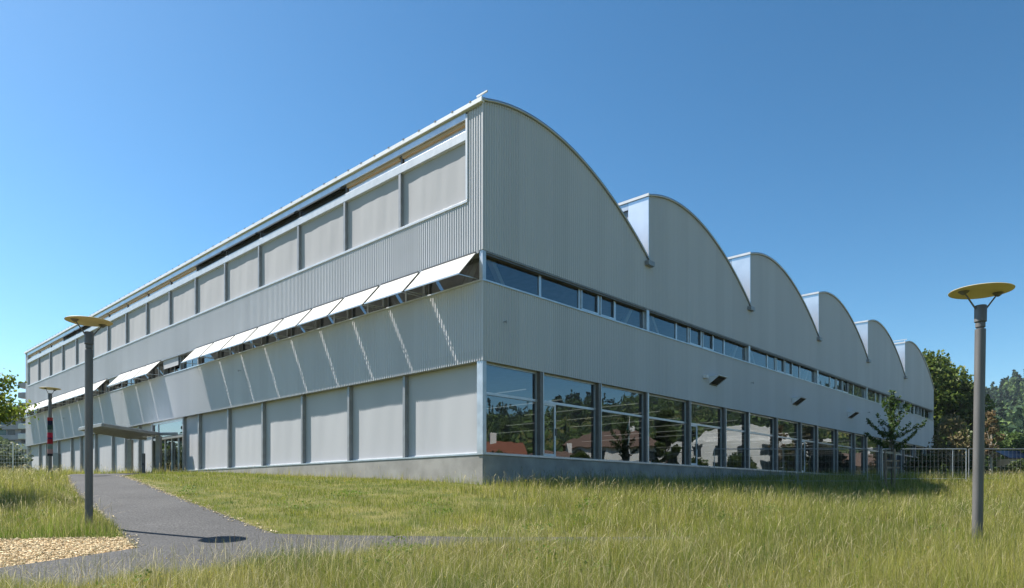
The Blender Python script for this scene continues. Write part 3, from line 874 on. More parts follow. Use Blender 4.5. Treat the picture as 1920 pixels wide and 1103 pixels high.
# ------------------------------------------------------------------ street lamps
def street_lamp(label, loc, H, arm_rz, lean=0.0):
    t = thing('street_lamp', label, 'street lamp', loc, 0, 'disc street lamps')
    t.rotation_euler = (0, lean, 0)
    MB().lathe([(.084, -.5), (.084, H - .66), (.074, H - .655)], 28).build('pole', M['pole'], t, smooth=True)
    MB().lathe([(.058, H - .66), (.058, H - .63), (.076, H - .625), (.076, H - .55), (.064, H - .545), (.064, H - .53)], 28).build('neck', M['pole'], t, smooth=True)
    MB().lathe([(.094, H - .53), (.096, H - .26), (.088, H - .245)], 28).build('lamp_head', M['pole'], t, smooth=True)
    c, s = math.cos(arm_rz), math.sin(arm_rz)
    for e in (-1, 1):
        a = MB().tube([(c * e * .098, s * e * .098, H - .30), (c * e * .31, s * e * .31, H - .03)], [.015, .013], 8).build('arm', M['pole'], t, smooth=True)
        MB().lathe([(.02, H - .075), (.085, H - .02), (.088, H - .012)], 16, c * e * .32, s * e * .32).build('arm_foot', M['pole'], a, smooth=True)
    MB().lathe([(.05, H - .004), (.45, H - .012), (.486, H + .0), (.49, H + .008), (.48, H + .016), (.05, H + .03)], 56).build('reflector_disc', M['disc'], t, smooth=True)
    return t
street_lamp('grey street lamp with cream disc, standing between the path and the wood chip bed', (-9.87, 16.3, hz(-9.87, 16.3)), 4.04 - hz(-9.87, 16.3), rad(60))
street_lamp('grey street lamp with yellowish disc standing in tall grass at the far right', (8.12, 12.2, hz(8.12, 12.2)), 3.55 - hz(8.12, 12.2), rad(5), lean=rad(.85))
l3 = street_lamp('far street lamp with red and navy striped knitted sleeve round its pole', (-23.8, 36.0, hz(-23.8, 36.0)), 5.47 - hz(-23.8, 36.0), rad(85))
gz = hz(-23.8, 36.0)
bands = [(2.0, (.02, .02, .025)), (2.12, (.35, .2, .2)), (2.35, (.16, .2, .18)), (2.62, (.3, .02, .03)), (2.86, (.1, .01, .05)), (2.95, (.4, .02, .05)), (3.2, (.12, .14, .13)), (3.36, (.03, .06, .05)), (3.6, (.01, .015, .04)), (3.82, (.3, .03, .03)), (3.98, (.3, .03, .03))]
pr = []; cs = []
for i in range(len(bands) - 1):
    pr += [(.118 + .006 * (i % 2), bands[i][0] - gz), (.118 + .006 * (i % 2), bands[i + 1][0] - gz - .005)]
    cs += [bands[i][1]] * 2
MB().lathe(pr, 20, cols=cs).build('knitted_sleeve', M['knit'], l3, use_cols=True)

# ------------------------------------------------------------------ construction fence
def fence_panel(label, x0, x1, y):
    gx = (x0 + x1) / 2
    gz_ = hz(gx, y)
    t = thing('fence_panel', label, 'fence panel', (gx, y, gz_), 0, 'mobile construction fence panels')
    w = (x1 - x0) / 2
    zt = 2.49 - gz_
    mb = MB()
    for s in (-1, 1): mb.tube([(s * w, 0, .02), (s * w, 0, zt)], [.024, .024], 8)
    mb.tube([(-w, 0, zt), (w, 0, zt)], [.024, .024], 8).tube([(-w, 0, .18), (w, 0, .18)], [.02, .02], 8)
    mb.tube([(w * .68, 0, .18), (w * .68, 0, zt)], [.02, .02], 8)
    mb.build('frame', M['galv'] if 20 < x0 < 21 else M['wire'], t, smooth=True)
    mb = MB()
    for z in np.linspace(.18, zt, 6)[1:-1]: mb.bar((-w, 0, z), (w, 0, z), .006, .007)
    for x in np.linspace(-w, w, int(2 * w / .20))[1:-1]: mb.bar((x, 0, .18), (x, 0, zt), .005, .005, up=(0, 1, 0))
    mb.build('wire_mesh', M['wire'], t)
    MB().box(w - .12, w + .22, -.32, .32, -.05, .12).build('foot', M['concrete'], t, bevel=.02)
    return t
FY = 38.0
for lab, a, b in (('wire fence panel nearest the hall windows, left end of the fence row', 11.0, 15.45),
                  ('wire fence panel to the left of the staked young tree, before the hall windows', 15.55, 20.05),
                  ('wire fence panel right behind the staked young tree, before the end of the hall', 20.15, 24.70),
                  ('wire fence panel behind the right hand street lamp, before the shrubs', 24.85, 29.4)):
    fence_panel(lab, a, b, FY)
fence_panel('wire fence panel continuing the row past the right hand lamp, mirrored in the windows', 29.5, 34.0, FY - .1)

# ------------------------------------------------------------------ foliage tools
def leaf_cloud(P, size, jitter=.35, up=0.25, rg=rng):
    """a rhombic leaf at each point: returns V, F"""
    n = len(P)
    d = rg.normal(size=(n, 3)); d /= np.linalg.norm(d, axis=1)[:, None]
    nn = rg.normal(size=(n, 3)); nn[:, 2] += up * 4; 
    s = np.cross(d, nn); s /= np.linalg.norm(s, axis=1)[:, None] + 1e-9
    L = size * rg.uniform(1 - jitter, 1 + jitter, n)
    d = d * L[:, None]; s = s * (L * .34)[:, None]
    fold = np.cross(s, d); fold /= np.linalg.norm(fold, axis=1)[:, None] + 1e-9
    fold = fold * (L * .08)[:, None]
    V = np.stack([P - d * .5, P + s + fold - d * .05, P + d * .5, P - s + fold - d * .05], 1).reshape(-1, 3)
    F = np.arange(4 * n).reshape(n, 4)
    return V, F
def leaf_cols(n, c1, c2, rg=rng, var=.18):
    t = rg.random(n)[:, None]
    c = np.array(c1) * (1 - t) + np.array(c2) * t
    c = c * rg.uniform(1 - var, 1 + var, n)[:, None]
    return np.repeat(np.clip(c, 0.003, 1), 4, axis=0)
def crown_points(blobs, n, rg, shell=.55):
    """points in lumpy clusters: blobs = [(centre, (rx,ry,rz))]"""
    P = []
    w = np.array([b[1][0] * b[1][1] + b[1][2] ** 2 for b in blobs], float); w /= w.sum()
    for (c, r), ww in zip(blobs, w):
        k = int(n * ww)
        d = rg.normal(size=(k, 3)); d /= np.linalg.norm(d, axis=1)[:, None]
        rad_ = shell + (1 - shell) * rg.random(k) ** .6
        rad_ = rad_ * (1 + .22 * np.sin(d[:, 0] * 7 + c[0]) * np.cos(d[:, 1] * 6 + c[1]) + .12 * np.sin(d[:, 2] * 11 + c[2]))
        P.append(np.array(c) + d * rad_[:, None] * np.array(r))
    return np.concatenate(P)
def broad_tree(name, label, loc, H, R, n, leaf, c1, c2, seed, trunk_h=.3, cat='tree', group=None, bark='bark', nb=26, squash=1.0):
    rg = np.random.default_rng(seed)
    t = thing(name, label, cat, loc, 0, group)
    mb = MB()
    z0 = H * trunk_h
    r0 = max(.05, H * .018)
    pts = [(0, 0, -.4), (.03 * H * .1, 0, z0 * .5), (0, .02 * H * .1, z0), (.1, .05, H * .6), (.05, .1, H * .85)]
    mb.tube(pts, [r0 * 1.25, r0, r0 * .85, r0 * .45, r0 * .12], 9)
    blobs = []
    for i in range(nb):
        f = (i + .5) / nb
        zc = z0 + (H - z0) * (.10 + .80 * f)
        prof = math.sin(math.pi * min(1, .22 + .74 * f)) ** .7
        an = i * 2.399 + rg.uniform(-.4, .4)
        rad_ = R * prof * rg.uniform(.35, .78)
        br = R * rg.uniform(.24, .42)
        c = (math.cos(an) * rad_, math.sin(an) * rad_, zc)
        blobs.append((c, (br, br, br * .8 * squash)))
        zs = z0 + (zc - z0) * .45
        mid = (c[0] * .5, c[1] * .5, (zs + zc) / 2 + .05 * R)
        mb.tube([(0, 0, zs), mid, c], [r0 * .35, r0 * .22, r0 * .06], 5)
    blobs.append(((0, 0, H - R * .3), (R * .4, R * .4, R * .35)))
    mb.build('trunk', M[bark], t, smooth=True)
    P = crown_points(blobs, n, rg)
    V, F = leaf_cloud(P, leaf, rg=rg)
    np_mesh('crown', V, F, M['leaf'], t, leaf_cols(len(P), c1, c2, rg))
    return t
DK, MG, LG, YG = (.035, .075, .018), (.06, .12, .025), (.10, .165, .04), (.16, .19, .05)

# ---- young staked tree in front of the hall
yt = thing('young_tree', 'slender young tree with long upswept leafy branches in front of the hall gable', 'tree', (19.55, 36.0, hz(19.55, 36.0)))
rg = np.random.default_rng(31)
mb = MB().tube([(0, 0, -.2), (.02, 0, 1.8), (-.02, .02, 3.5), (.0, 0, 5.15)], [.045, .04, .025, .008], 8)
LP = []
spec = []
for i in range(20):
    f = i / 19
    z = 1.95 + 2.5 * f
    ln = (1.3 * (1 - f) ** .8 + .26) * rg.uniform(.6, 1.08)
    an = i * 2.4 + rg.uniform(-.3, .3)
    spec.append((z, ln, an, rg.uniform(.6, 1.1) + .5 * f))
spec += [(2.2, 1.45, math.pi, .5), (2.15, 1.4, .1, .55), (2.7, 1.3, math.pi + .1, .6), (2.6, 1.3, -.2, .55), (2.0, 1.0, .3, .25)]
for z, ln, an, ri in spec:
    pts = []
    for j in range(6):
        q = j / 5
        rr_ = ln * q
        pts.append((math.cos(an) * rr_, math.sin(an) * rr_, z + ri * ln * q * (.6 + .5 * q)))
    mb.tube(pts, [.014, .012, .010, .008, .006, .003], 5)
    pa = np.array(pts)
    m_ = int(75 * ln)
    q = rg.uniform(.12, 1, m_) * 5
    k = np.minimum(q.astype(int), 4)
    LP.append(pa[k] * (1 - (q - k))[:, None] + pa[k + 1] * (q - k)[:, None] + rg.normal(scale=.045, size=(m_, 3)))
LP.append(np.stack([rg.normal(scale=.09, size=420), rg.normal(scale=.09, size=420), rg.uniform(2.6, 5.25, 420)], 1))
mb.build('trunk', M['bark'], yt, smooth=True)
yt.scale = (1, 1, .95)
P = np.concatenate(LP)
V, F = leaf_cloud(P, .135, rg=rg)
np_mesh('crown', V, F, M['leaf'], yt, leaf_cols(len(P), (.04, .085, .015), (.085, .14, .03), rg))
sk = thing('tree_stakes', 'brown wooden stakes with a pale tie band around the young tree trunk', 'tree stakes', (19.45, 35.9, hz(19.45, 35.9)))
for x, y in ((-.34, -.2), (.05, -.28), (.3, .15), (-.12, .3)):
    MB().tube([(x, y, -.3), (x, y, 1.95)], [.05, .045], 10).build('stake', M['stake'], sk, smooth=True)
MB().bar((-.4, -.25, 1.78), (.36, -.25, 1.72), .03, .09).build('tie_band', M['palebark'], sk)
mb = MB()
for s in (1.0, 1.35):
    mb.bar((-.36, -.26, s), (.32, -.26, s), .03, .08)
mb.build('cross_rail', M['stake'], sk)

# ---- trees beyond the end of the hall
broad_tree('broadleaf_tree', 'tall dark broadleaf tree rising behind the right end of the hall', (49.8, 84, hz(49.8, 84)), 15.8, 5.8, 14000, .45, (.05, .095, .016), (.18, .22, .045), 41, nb=34)
broad_tree('broadleaf_tree', 'lower dark broadleaf tree leaning out behind the right hand lamp pole', (51.6, 81, hz(51.6, 81)), 12.6, 4.3, 9000, .42, (.05, .095, .018), (.14, .19, .045), 42, nb=26, trunk_h=.18)
broad_tree('flowering_shrub', 'tall sparse shrub with pale faded blossoms behind the wire fence', (35.9, 57, hz(35.9, 57)), 5.6, 2.0, 1700, .26, (.28, .22, .12), (.2, .2, .08), 43, bark='palebark', nb=16, cat='shrub')
broad_tree('flowering_shrub', 'narrow pale brown shrub close behind the right hand lamp pole', (37.7, 55, hz(37.7, 55)), 5.9, .9, 700, .24, (.25, .17, .1), (.17, .15, .06), 44, bark='palebark', nb=12, cat='shrub')
und = [(33.5, 57, 2.6, 1.6, 'dark low bush at the end corner of the hall'), (37.5, 60, 3.8, 2.2, 'round green bush behind the pale blossom shrub'), (40.5, 62, 2.9, 2.0, 'green bush seen just left of the right hand lamp pole'),
       (44.5, 61.5, 2.3, 1.7, 'reddish green bush just right of the lamp pole, behind the fence rail')]
for i, (x, y, H_, R_, lab) in enumerate(und):
    broad_tree('bush', lab, (x, y, hz(x, y) - .2), H_, R_, 1800, .26, (.045, .075, .02), (.11, .14, .04), 50 + i, trunk_h=.06, nb=14, cat='bush', group='bushes behind the wire fence')
rt = [(63.5, 95, 8.8, 3.9, 'bright green bushy tree below the wooded hill at the right'), (68.5, 97, 8.0, 3.8, 'green bushy tree at the right edge below the wooded hill'), (59.2, 92, 6.2, 2.8, 'small green tree at the foot of the hill just right of the lamp pole'),
      (74, 102, 8.2, 4.2, 'broad green tree at the right edge, farthest along the hill foot'), (58.5, 96, 9.0, 3.4, 'green tree at the hill foot hidden partly by the lamp pole')]
for i, (x, y, H_, R_, lab) in enumerate(rt):
    broad_tree('bushy_tree', lab, (x, y, hz(x, y)), H_, R_, 4200, .4, (.06, .11, .025), (.16, .22, .06), 60 + i, trunk_h=.1, nb=20, group='bushy trees at the foot of the hill')
lowb = [(52.5, 73, 1.7, 1.6, 'low yellow green bush in front of the dark blue shed roof'), (55.0, 75, 2.1, 1.7, 'low bright bush at the right edge beyond the fence'), (49.2, 71, 1.6, 1.5, 'low leafy bush to the left of the dark blue shed roof')]
for i, (x, y, H_, R_, lab) in enumerate(lowb):
    broad_tree('bush', lab, (x, y, hz(x, y) - .1), H_, R_, 1300, .24, (.08, .13, .03), (.2, .23, .06), 70 + i, trunk_h=.06, nb=12, cat='bush', group='low bushes by the shed')
shd = thing('garden_shed', 'small pale shed with dark blue roof beyond the fence at the right', 'shed', (56.2, 78, hz(56.2, 78)))
MB().box(-1.3, 1.2, -1, 1, -.3, 3.0).build('wall', M['render_tan'], shd)
MB().add([(-1.5, -1.2, 3.0), (1.2, -1.2, 3.0), (1.2, 1.2, 3.9), (-1.5, 1.2, 3.9), (-1.5, -1.2, 3.12), (1.2, -1.2, 3.12), (1.2, 1.2, 4.02), (-1.5, 1.2, 4.02)],
         [(3, 2, 1, 0), (4, 5, 6, 7), (0, 1, 5, 4), (1, 2, 6, 5), (2, 3, 7, 6), (3, 0, 4, 7)]).build('roof', M['blue_roof'], shd)

# ---- left edge: near tree, bush, mesh fence, apartment block
nt_ = thing('maple_tree', 'sunlit green tree reaching in at the left edge of the view', 'tree', (-17.75, 21.4, hz(-17.75, 21.4)))
rg = np.random.default_rng(81)
mb = MB().tube([(0, 0, -.3), (.05, .0, 1.4), (0, .05, 2.6), (.05, 0, 4.6)], [.11, .09, .07, .02], 9)
LP = []
for i in range(30):
    f = i / 29
    z = 2.0 + 2.2 * f
    an = i * 2.4
    ln = (2.35 * (1 - f) ** .5 + .5) * rg.uniform(.75, 1.05)
    pts = [(math.cos(an) * ln * q, math.sin(an) * ln * q, z + ln * (.42 * q - .08 * q * q)) for q in np.linspace(0, 1, 6)]
    mb.tube(pts, [.03, .025, .02, .014, .009, .004], 5)
    pa = np.array(pts)
    m_ = int(230 * ln)
    q = rg.uniform(.25, 1, m_) ** .8 * 5
    k = np.minimum(q.astype(int), 4)
    base = pa[k] * (1 - (q - k))[:, None] + pa[k + 1] * (q - k)[:, None]
    LP.append(base + rg.normal(scale=.16, size=(m_, 3)))
mb.build('trunk', M['bark'], nt_, smooth=True)
P = np.concatenate(LP)
V, F = leaf_cloud(P, .13, rg=rg)
np_mesh('crown', V, F, M['leaf'], nt_, leaf_cols(len(P), (.10, .17, .02), (.27, .30, .05), rg))

broad_tree('willow_bush', 'grey green bush behind the pale wire mesh fence at the left edge', (-38.6, 52.5, hz(-38.6, 52.5)), 2.6, 2.6, 2600, .24, (.09, .12, .06), (.16, .19, .10), 83, trunk_h=.05, nb=18, cat='bush')
mf = thing('mesh_fence', 'low pale wire mesh fence with a white post at the left edge', 'fence', (-36, 49, hz(-36, 49)))
mb = MB()
for x in (-4.2, -1.9): mb.tube([(x + 2.9, 0, -.2), (x + 2.9, 0, 2.35)], [.035, .035], 8)
mb.build('post', M['white_metal'], mf)
mb = MB()
for z in np.linspace(.2, 2.2, 9): mb.bar((-4.5, 0, z), (2.2, 0, z), .012, .012)
for x in np.linspace(-4.5, 2.2, 34): mb.bar((x, 0, .1), (x, 0, 2.25), .008, .008, up=(0, 1, 0))
mb.build('wire_mesh', M['white_metal'], mf)

ap = thing('apartment_block', 'distant grey lilac apartment block with banded balconies at the left edge behind the hall', 'building', (-150, 205, hz(-150, 205) - 2))
apz = ap.location.z
MB().box(-30, 5.9, 0, 16, 0, 26 - apz).build('wall', M['lilac_wall'], ap)
MB().box(7.2, 30, 6.1, 22, 0, 36 - apz).build('wall', M['lilac_wall'], ap)
for i in range(9):
    z = 25.2 - apz - 3.0 * i
    if z < 2: break
    if i: MB().box(-30, 5.95, -1.2, 0, z - .1, z + 1.25).build('balcony', M['lilac_wall'], ap)
    for x in (-6.5, -1.0): MB().box(x, x + 2.6, -.06, .0, z - 1.75, z - .15).build('window', M['teal_glass'], ap)
    for x in (-3.6, 2.0): MB().box(x, x + 2.2, -.05, .0, z - 1.75, z - .15).build('window', M['dark_glass'], ap)
    for x in (-7, -1.4): MB().box(x - .2, x + .5, -.09, .0, z - 1.75, z - .15).build('blind', M['render_white'], ap)
for i in range(11):
    z = 33.4 - apz - 3.0 * i
    if z < 1: break
    MB().box(6.0, 8.6, -1.5, 6, z - 2.2, z - .5).build('balcony', M['render_white'] if i > 2 else M['lilac_wall'], ap, bevel=.2)
    MB().box(6.6, 8.4, 5.0, 5.9, z - .5, z + .75).build('window', M['dark_glass'], ap)
wall2 = MB().box(8.7, 14, -.5, 5.9, 0, 34 - apz).build('wall', M['lilac_wall'], ap)

# ------------------------------------------------------------------ surroundings mirrored in the glass (to the right and left of the view)
def house(label, loc, rz, w, d, hw, hr, wall, tile, hip=True):
    t = thing('house', label, 'house', loc, rz, 'houses mirrored in the hall windows')
    MB().box(-w / 2, w / 2, -d / 2, d / 2, -2, hw).build('wall', M[wall], t)
    o = .6
    k = d / 2 if hip else 0
    vs = [(-w / 2 - o, -d / 2 - o, hw - .1), (w / 2 + o, -d / 2 - o, hw - .1), (w / 2 + o, d / 2 + o, hw - .1), (-w / 2 - o, d / 2 + o, hw - .1),
          (-w / 2 - o + k, 0, hw + hr), (w / 2 + o - k, 0, hw + hr)]
    rf = MB().add(vs, [(3, 2, 1, 0), (0, 1, 5, 4), (2, 3, 4, 5), (1, 2, 5), (3, 0, 4)]).build('roof', M[tile], t)
    MB().box(w * .15, w * .15 + .7, -.4, .4, hw + hr * .4, hw + hr + .8).build('chimney', M['render_white'], rf)
    n = max(2, int(w / 3))
    for f in range(int(hw // 2.7)):
        for i in range(n):
            x = -w / 2 + w * (i + .5) / n
            for sgn in (-1, 1):
                MB().box(x - .55, x + .55, *( (-d / 2 - .04, -d / 2) if sgn < 0 else (d / 2, d / 2 + .04)), .9 + 2.8 * f, 2.3 + 2.8 * f).build('window', M['dark_glass'], t)
        for sgn in (-1, 1):
            for yy in (-d / 4, d / 4):
                MB().box(*((-w / 2 - .04, -w / 2) if sgn < 0 else (w / 2, w / 2 + .04)), yy - .55, yy + .55, .9 + 2.8 * f, 2.3 + 2.8 * f).build('window', M['dark_glass'], t)
    return t
house('white two storey house with brown hipped roof and chimney', (74, 46.5, 1.0), rad(100), 14, 9, 5.8, 2.6, 'render_white', 'tile_brown')
house('tan house with low brown roof next to the white hipped house', (62, 36.5, .3), rad(88), 11, 8, 3.6, 1.8, 'render_tan', 'tile_brown')
house('small shed-like house with a red tiled roof', (39, 26.2, -.4), rad(80), 8, 6, 3.2, 2.2, 'render_tan', 'tile_red', hip=False)
wb = thing('white_apartment_house', 'large stepped white apartment house with a curved roof, mirrored in the far windows', 'house', (86, 71, .5), rad(110))
MB().box(-13, 13, -6, 6, -2, 8.0).build('wall', M['render_white'], wb)
vs = []; n = 14
for yy in (-5, 5):
    for i in range(n + 1):
        x = -8 + 15 * i / n
        vs.append((x, yy, 8.0 + 2.6 * math.sin(math.pi * i / n) ** .6))
fs = [(i, i + 1, n + 2 + i, n + 1 + i) for i in range(n)] + [tuple(range(n, -1, -1)), tuple(range(n + 1, 2 * n + 2))]
MB().add(vs, fs).build('roof', M['render_white'], wb)
for f in range(3):
    for i in range(7):
        x = -11 + 3.5 * i
        MB().box(x - .8, x + .8, 6, 6.05, .5 + 2.6 * f, 2.2 + 2.6 * f).build('window', M['dark_glass'], wb)
        MB().box(x - .8, x + .8, -6.05, -6, .5 + 2.6 * f, 2.2 + 2.6 * f).build('window', M['dark_glass'], wb)
house('long low house with a brown roof among the trees past the white apartment house', (84, 88, .6), rad(115), 16, 9, 4.0, 2.2, 'render_tan', 'tile_brown')
fp = thing('flagpole', 'white flagpole with a hanging teal flag, mirrored in the third window bay', 'flagpole', (51, 43.7, hz(51, 43.7)))
MB().tube([(0, 0, -.2), (0, 0, 8.3)], [.06, .035], 10).build('pole', M['white_metal'], fp, smooth=True)
vs = []
for j in range(9):
    for i in range(7):
        vs.append((.05 + i * .22, .12 * math.sin(i * 1.2 + j * .3), 8.1 - j * .34 - i * .16))
MB().add(vs, [(j * 7 + i, j * 7 + i + 1, j * 7 + i + 8, j * 7 + i + 7) for j in range(8) for i in range(6)]).build('flag', M['flag'], fp, smooth=True)
mir = [(32.5, 28.2, 3.6, 2.0, 'leafy bush in front of the red roofed house'), (36, 31.2, 3.0, 1.8, 'low bush beside the red roofed house'), (52.5, 38.5, 4.2, 2.4, 'green bush at the corner of the tan house'),
       (36.2, 43.6, 7.0, 1.6, 'dark slender tree between the white house and the hall'), (55, 47.5, 2.2, 2.0, 'low bush at the foot of the white house'), (48, 50, 3.2, 2.0, 'bush in front of the white apartment house'),
       (50, 56, 3.6, 2.4, 'thick bush below the curved white roof'), (58, 66, 5.2, 3.0, 'rounded tree beside the curved white roof'), (61, 72, 5.5, 3.2, 'broad tree in front of the long low house'),
       (60, 80, 6.5, 3.4, 'leafy tree at the far end of the low house'), (90, 55, 10, 4.5, 'tall tree behind the white hipped house'), (80, 30, 9, 4, 'tall tree behind the tan house'), (70, 22, 8, 4, 'tall tree behind the red roofed house'), (98, 88, 11, 5, 'tall tree behind the long low house')]
for i, (x, y, H_, R_, lab) in enumerate(mir):
    broad_tree('garden_tree', lab + ', mirrored in the windows', (x, y, hz(x, y)), H_, R_, 3000, .34, (.05, .09, .02), (.13, .18, .045), 100 + i, trunk_h=.1, nb=16, group='garden trees mirrored in the windows')
lm = [(-47, 57, 3.4, 2.6, 'bright green tree opposite the entrance, nearest the hall'), (-55, 62, 4.2, 3.0, 'bright green tree opposite the entrance, behind the nearest one'), (-50, 50, 3.2, 2.6, 'bright green tree opposite the entrance, towards the path'), (-62, 54, 5, 3.2, 'tall green tree farthest from the entrance')]
for i, (x, y, H_, R_, lab) in enumerate(lm):
    broad_tree('garden_tree', lab + ', mirrored in its glass', (x, y, hz(x, y)), H_, R_, 2200, .36, (.08, .14, .025), (.2, .26, .05), 130 + i, trunk_h=.1, nb=18, group='trees mirrored in the entrance glass')

# ------------------------------------------------------------------ wooded hillside
def forest(n, ph0, ph1, r0, r1, seed, quads=60):
    rg = np.random.default_rng(seed)
    ph = np.radians(rg.uniform(ph0, ph1, n)); r = np.sqrt(rg.uniform(r0 ** 2, r1 ** 2, n))
    x = r * np.sin(ph); y = r * np.cos(ph); z = hgt(x, y)
    con = (rg.random(n) < .22 + .3 * smooth01((r - 450) / 250))
    Hh = np.where(con, rg.uniform(15, 24, n), rg.uniform(10, 17, n))
    Rr = np.where(con, rg.uniform(2.6, 3.6, n), rg.uniform(4.0, 6.5, n))
    Vs = []; Cs = []
    d = rg.normal(size=(n, quads, 3)); d /= np.linalg.norm(d, axis=2)[:, :, None]
    lump = 1 + .22 * np.sin(d[:, :, 0] * 6 + ph[:, None] * 90) * np.cos(d[:, :, 1] * 5 + r[:, None])
    q = rg.random((n, quads))
    zc = np.where(con[:, None], q, .5 + .5 * d[:, :, 2])
    rad_ = np.where(con[:, None], (1 - q) * 1.05 + .06, np.sqrt(np.maximum(0, 1 - d[:, :, 2] ** 2)) * lump)
    an = np.arctan2(d[:, :, 1], d[:, :, 0])
    P = np.stack([x[:, None] + np.cos(an) * rad_ * Rr[:, None], y[:, None] + np.sin(an) * rad_ * Rr[:, None], z[:, None] + Hh[:, None] * (.12 + .88 * zc) * np.where(con[:, None], 1, .9 + .1 * lump)], -1).reshape(-1, 3)
    V, F = leaf_cloud(P, 2.6, rg=rg, up=.1)
    # widen the clumps
    tint = rg.random(n)
    base = np.where(con[:, None], np.array([.03, .06, .03]) + tint[:, None] * np.array([.018, .025, .01]), np.array([.075, .125, .038]) + tint[:, None] * np.array([.065, .075, .022]))
    c = np.repeat(base, quads, 0) * rg.uniform(.75, 1.25, n * quads)[:, None]
    return V, np.repeat(c, 4, 0)
Va, Ca = forest(3600, 14, 46, 215, 780, 201, 70)
Vb_, Cb = forest(3000, 46, 125, 215, 780, 202, 40)
Vc, Cc = forest(1300, -125, -35, 230, 780, 203, 34)
V = np.concatenate([Va, Vb_, Vc]); C_ = np.concatenate([Ca, Cb, Cc])
V_top = V[:, 2].max()
fo = np_mesh('hillside_forest', V, np.arange(len(V)).reshape(-1, 4), M['forest'], None, C_)
tag(fo, 'dense mixed forest covering the far hillside', 'forest', kind='stuff')

# ------------------------------------------------------------------ grass
HALL_POLY = [tuple(toworld(a, b).to_2d()) for a, b in ((.02, .02), (LX, .02), (LX, LY), (.02, LY))]
def patch(x, y, s, k):
    return np.sin(x * s + k) * np.cos(y * s * 1.13 - k * 1.7) + .6 * np.sin(x * s * 2.3 + y * s * 1.9 + k * 3) + .35 * np.cos(x * s * 4.7 - y * s * 4.1 + k)
def field(n, y0, y1, u0, u1, rg):
    Y = np.exp(rg.uniform(math.log(y0), math.log(y1), n))
    X = rg.uniform(u0, u1, n) * Y
    k = ~(inside(PATH_POLY, X, Y) & (edge_dist(PATH_N, X, Y) > .22 * rg.random(n)) & (edge_dist(PATH_R, X, Y) > .06 * rg.random(n))) & ~inside(CHIP_POLY, X, Y) & ~inside(HALL_POLY, X, Y)
    return X[k], Y[k]
def wall_coords(X, Y):
    dx, dy = X - CORNER.x, Y - CORNER.y
    return dx * .68538 + dy * .72818, -dx * .72823 + dy * .68533    # along gable side, along sunlit side
def zone(X, Y):
    """0 = short lawn in front of the sunlit side, 1 = tall meadow"""
    a, b = wall_coords(X, Y)
    nz = 1.2 * patch(X, Y, .9, 3.0) + 1.6 * np.random.default_rng(5).normal(size=np.shape(X))
    lawn = (a < -.2) & (Y > 15.0) & (X > -20) & (X + nz < .5)
    dl = edge_dist(PATH_L, X, Y); dr = edge_dist(PATH_R[:9], X, Y)
    return lawn & (dl > dr)
def blades(X, Y, H, wid, lean, cols, rg, segs):
    n = len(X)
    Z = hgt(X, Y)
    an = rg.uniform(0, 2 * np.pi, n)
    da = np.stack([np.cos(an), np.sin(an), np.zeros(n)], 1)
    wa = rg.uniform(0, 2 * np.pi, n)
    wd = np.stack([np.cos(wa), np.sin(wa), np.zeros(n)], 1)
    rows = []
    for j in range(segs + 1):
        t = j / segs
        c = np.stack([X, Y, Z - .02], 1) + da * (lean * H * t ** 1.8)[:, None] + np.array([0, 0, 1.0]) * (H * (t - .18 * lean * t * t))[:, None]
        w = wid * (1 - t) ** .7 * .5 + .0004
        rows += [c - wd * w[:, None], c + wd * w[:, None]]
    V = np.stack(rows, 1).reshape(-1, 3)
    m = 2 * (segs + 1)
    o = np.arange(n)[:, None] * m
    F = np.concatenate([o + np.array([2 * j, 2 * j + 1, 2 * j + 3, 2 * j + 2]) for j in range(segs)], 1).reshape(-1, 4)
    return V, F, np.repeat(cols, m, 0)
def grass_cols(X, Y, n, rg, kind):
    p = np.clip(.60 + .28 * patch(X, Y, .55, 1.3) + .26 * patch(X, Y, 2.3, 4.0) + .2 * patch(X, Y, 6.1, 1.0), 0, 1)[:, None]
    green = np.array([.175, .235, .024]); yel = np.array([.41, .39, .08]); straw = np.array([.50, .44, .20]); deep = np.array([.065, .125, .016])
    if kind == 'lawn':
        c = green * (1 - p * .75) + np.array([.29, .30, .035]) * p * .75
        s = rg.random(n) < .10
    else:
        c = green * (1 - p) + yel * p
        s = rg.random(n) < (.06 + .10 * p[:, 0])
    ch = np.clip(1 - edge_dist(CHIP_POLY[1:5], X, Y) / 2.2, 0, 1)[:, None] * (X < -7)[:, None]
    c = c * (1 - .8 * ch) + np.array([.11, .23, .02]) * .8 * ch
    lush = np.clip(patch(X, Y, .8, 7.7) - .75, 0, 1)[:, None]
    c = c * (1 - lush) + np.array([.07, .15, .02]) * lush
    dk = rg.random(n) < .22
    c[dk] = c[dk] * .4 + deep * .6
    c[s] = straw
    tn = rg.random(n) < (.22 if kind != 'lawn' else .12)
    c[tn] = c[tn] * .35 + np.array([.36, .31, .15]) * .65
    return c * rg.uniform(.72, 1.25, n)[:, None]
rg = np.random.default_rng(300)
X, Y = field(760000, 4.2, 62, -.86, .86, rg)
for u0, u1 in ((-1.5, -.86), (.86, 1.6)):
    X2, Y2 = field(110000, 5.0, 60, u0, u1, rg)
    X = np.concatenate([X, X2]); Y = np.concatenate([Y, Y2])
lawn = zone(X, Y)
a_, b_ = wall_coords(X, Y)
keep = ~(lawn & (rg.random(len(X)) < .1))
X, Y, lawn, a_, b_ = X[keep], Y[keep], lawn[keep], a_[keep], b_[keep]
n = len(X)
clump = np.clip(.78 + .25 * patch(X, Y, 1.1, 2.2) + .2 * patch(X, Y, 3.7, .4), .4, 1.5)
H = np.where(lawn, rg.uniform(.07, .20, n), (.16 + .42 * rg.random(n) ** 1.4) * (1 + .35 * np.clip((X - 1) / 5, 0, 1))) * clump
edge_fade = np.minimum(edge_dist(list(PATH_POLY), X, Y), 1.2)
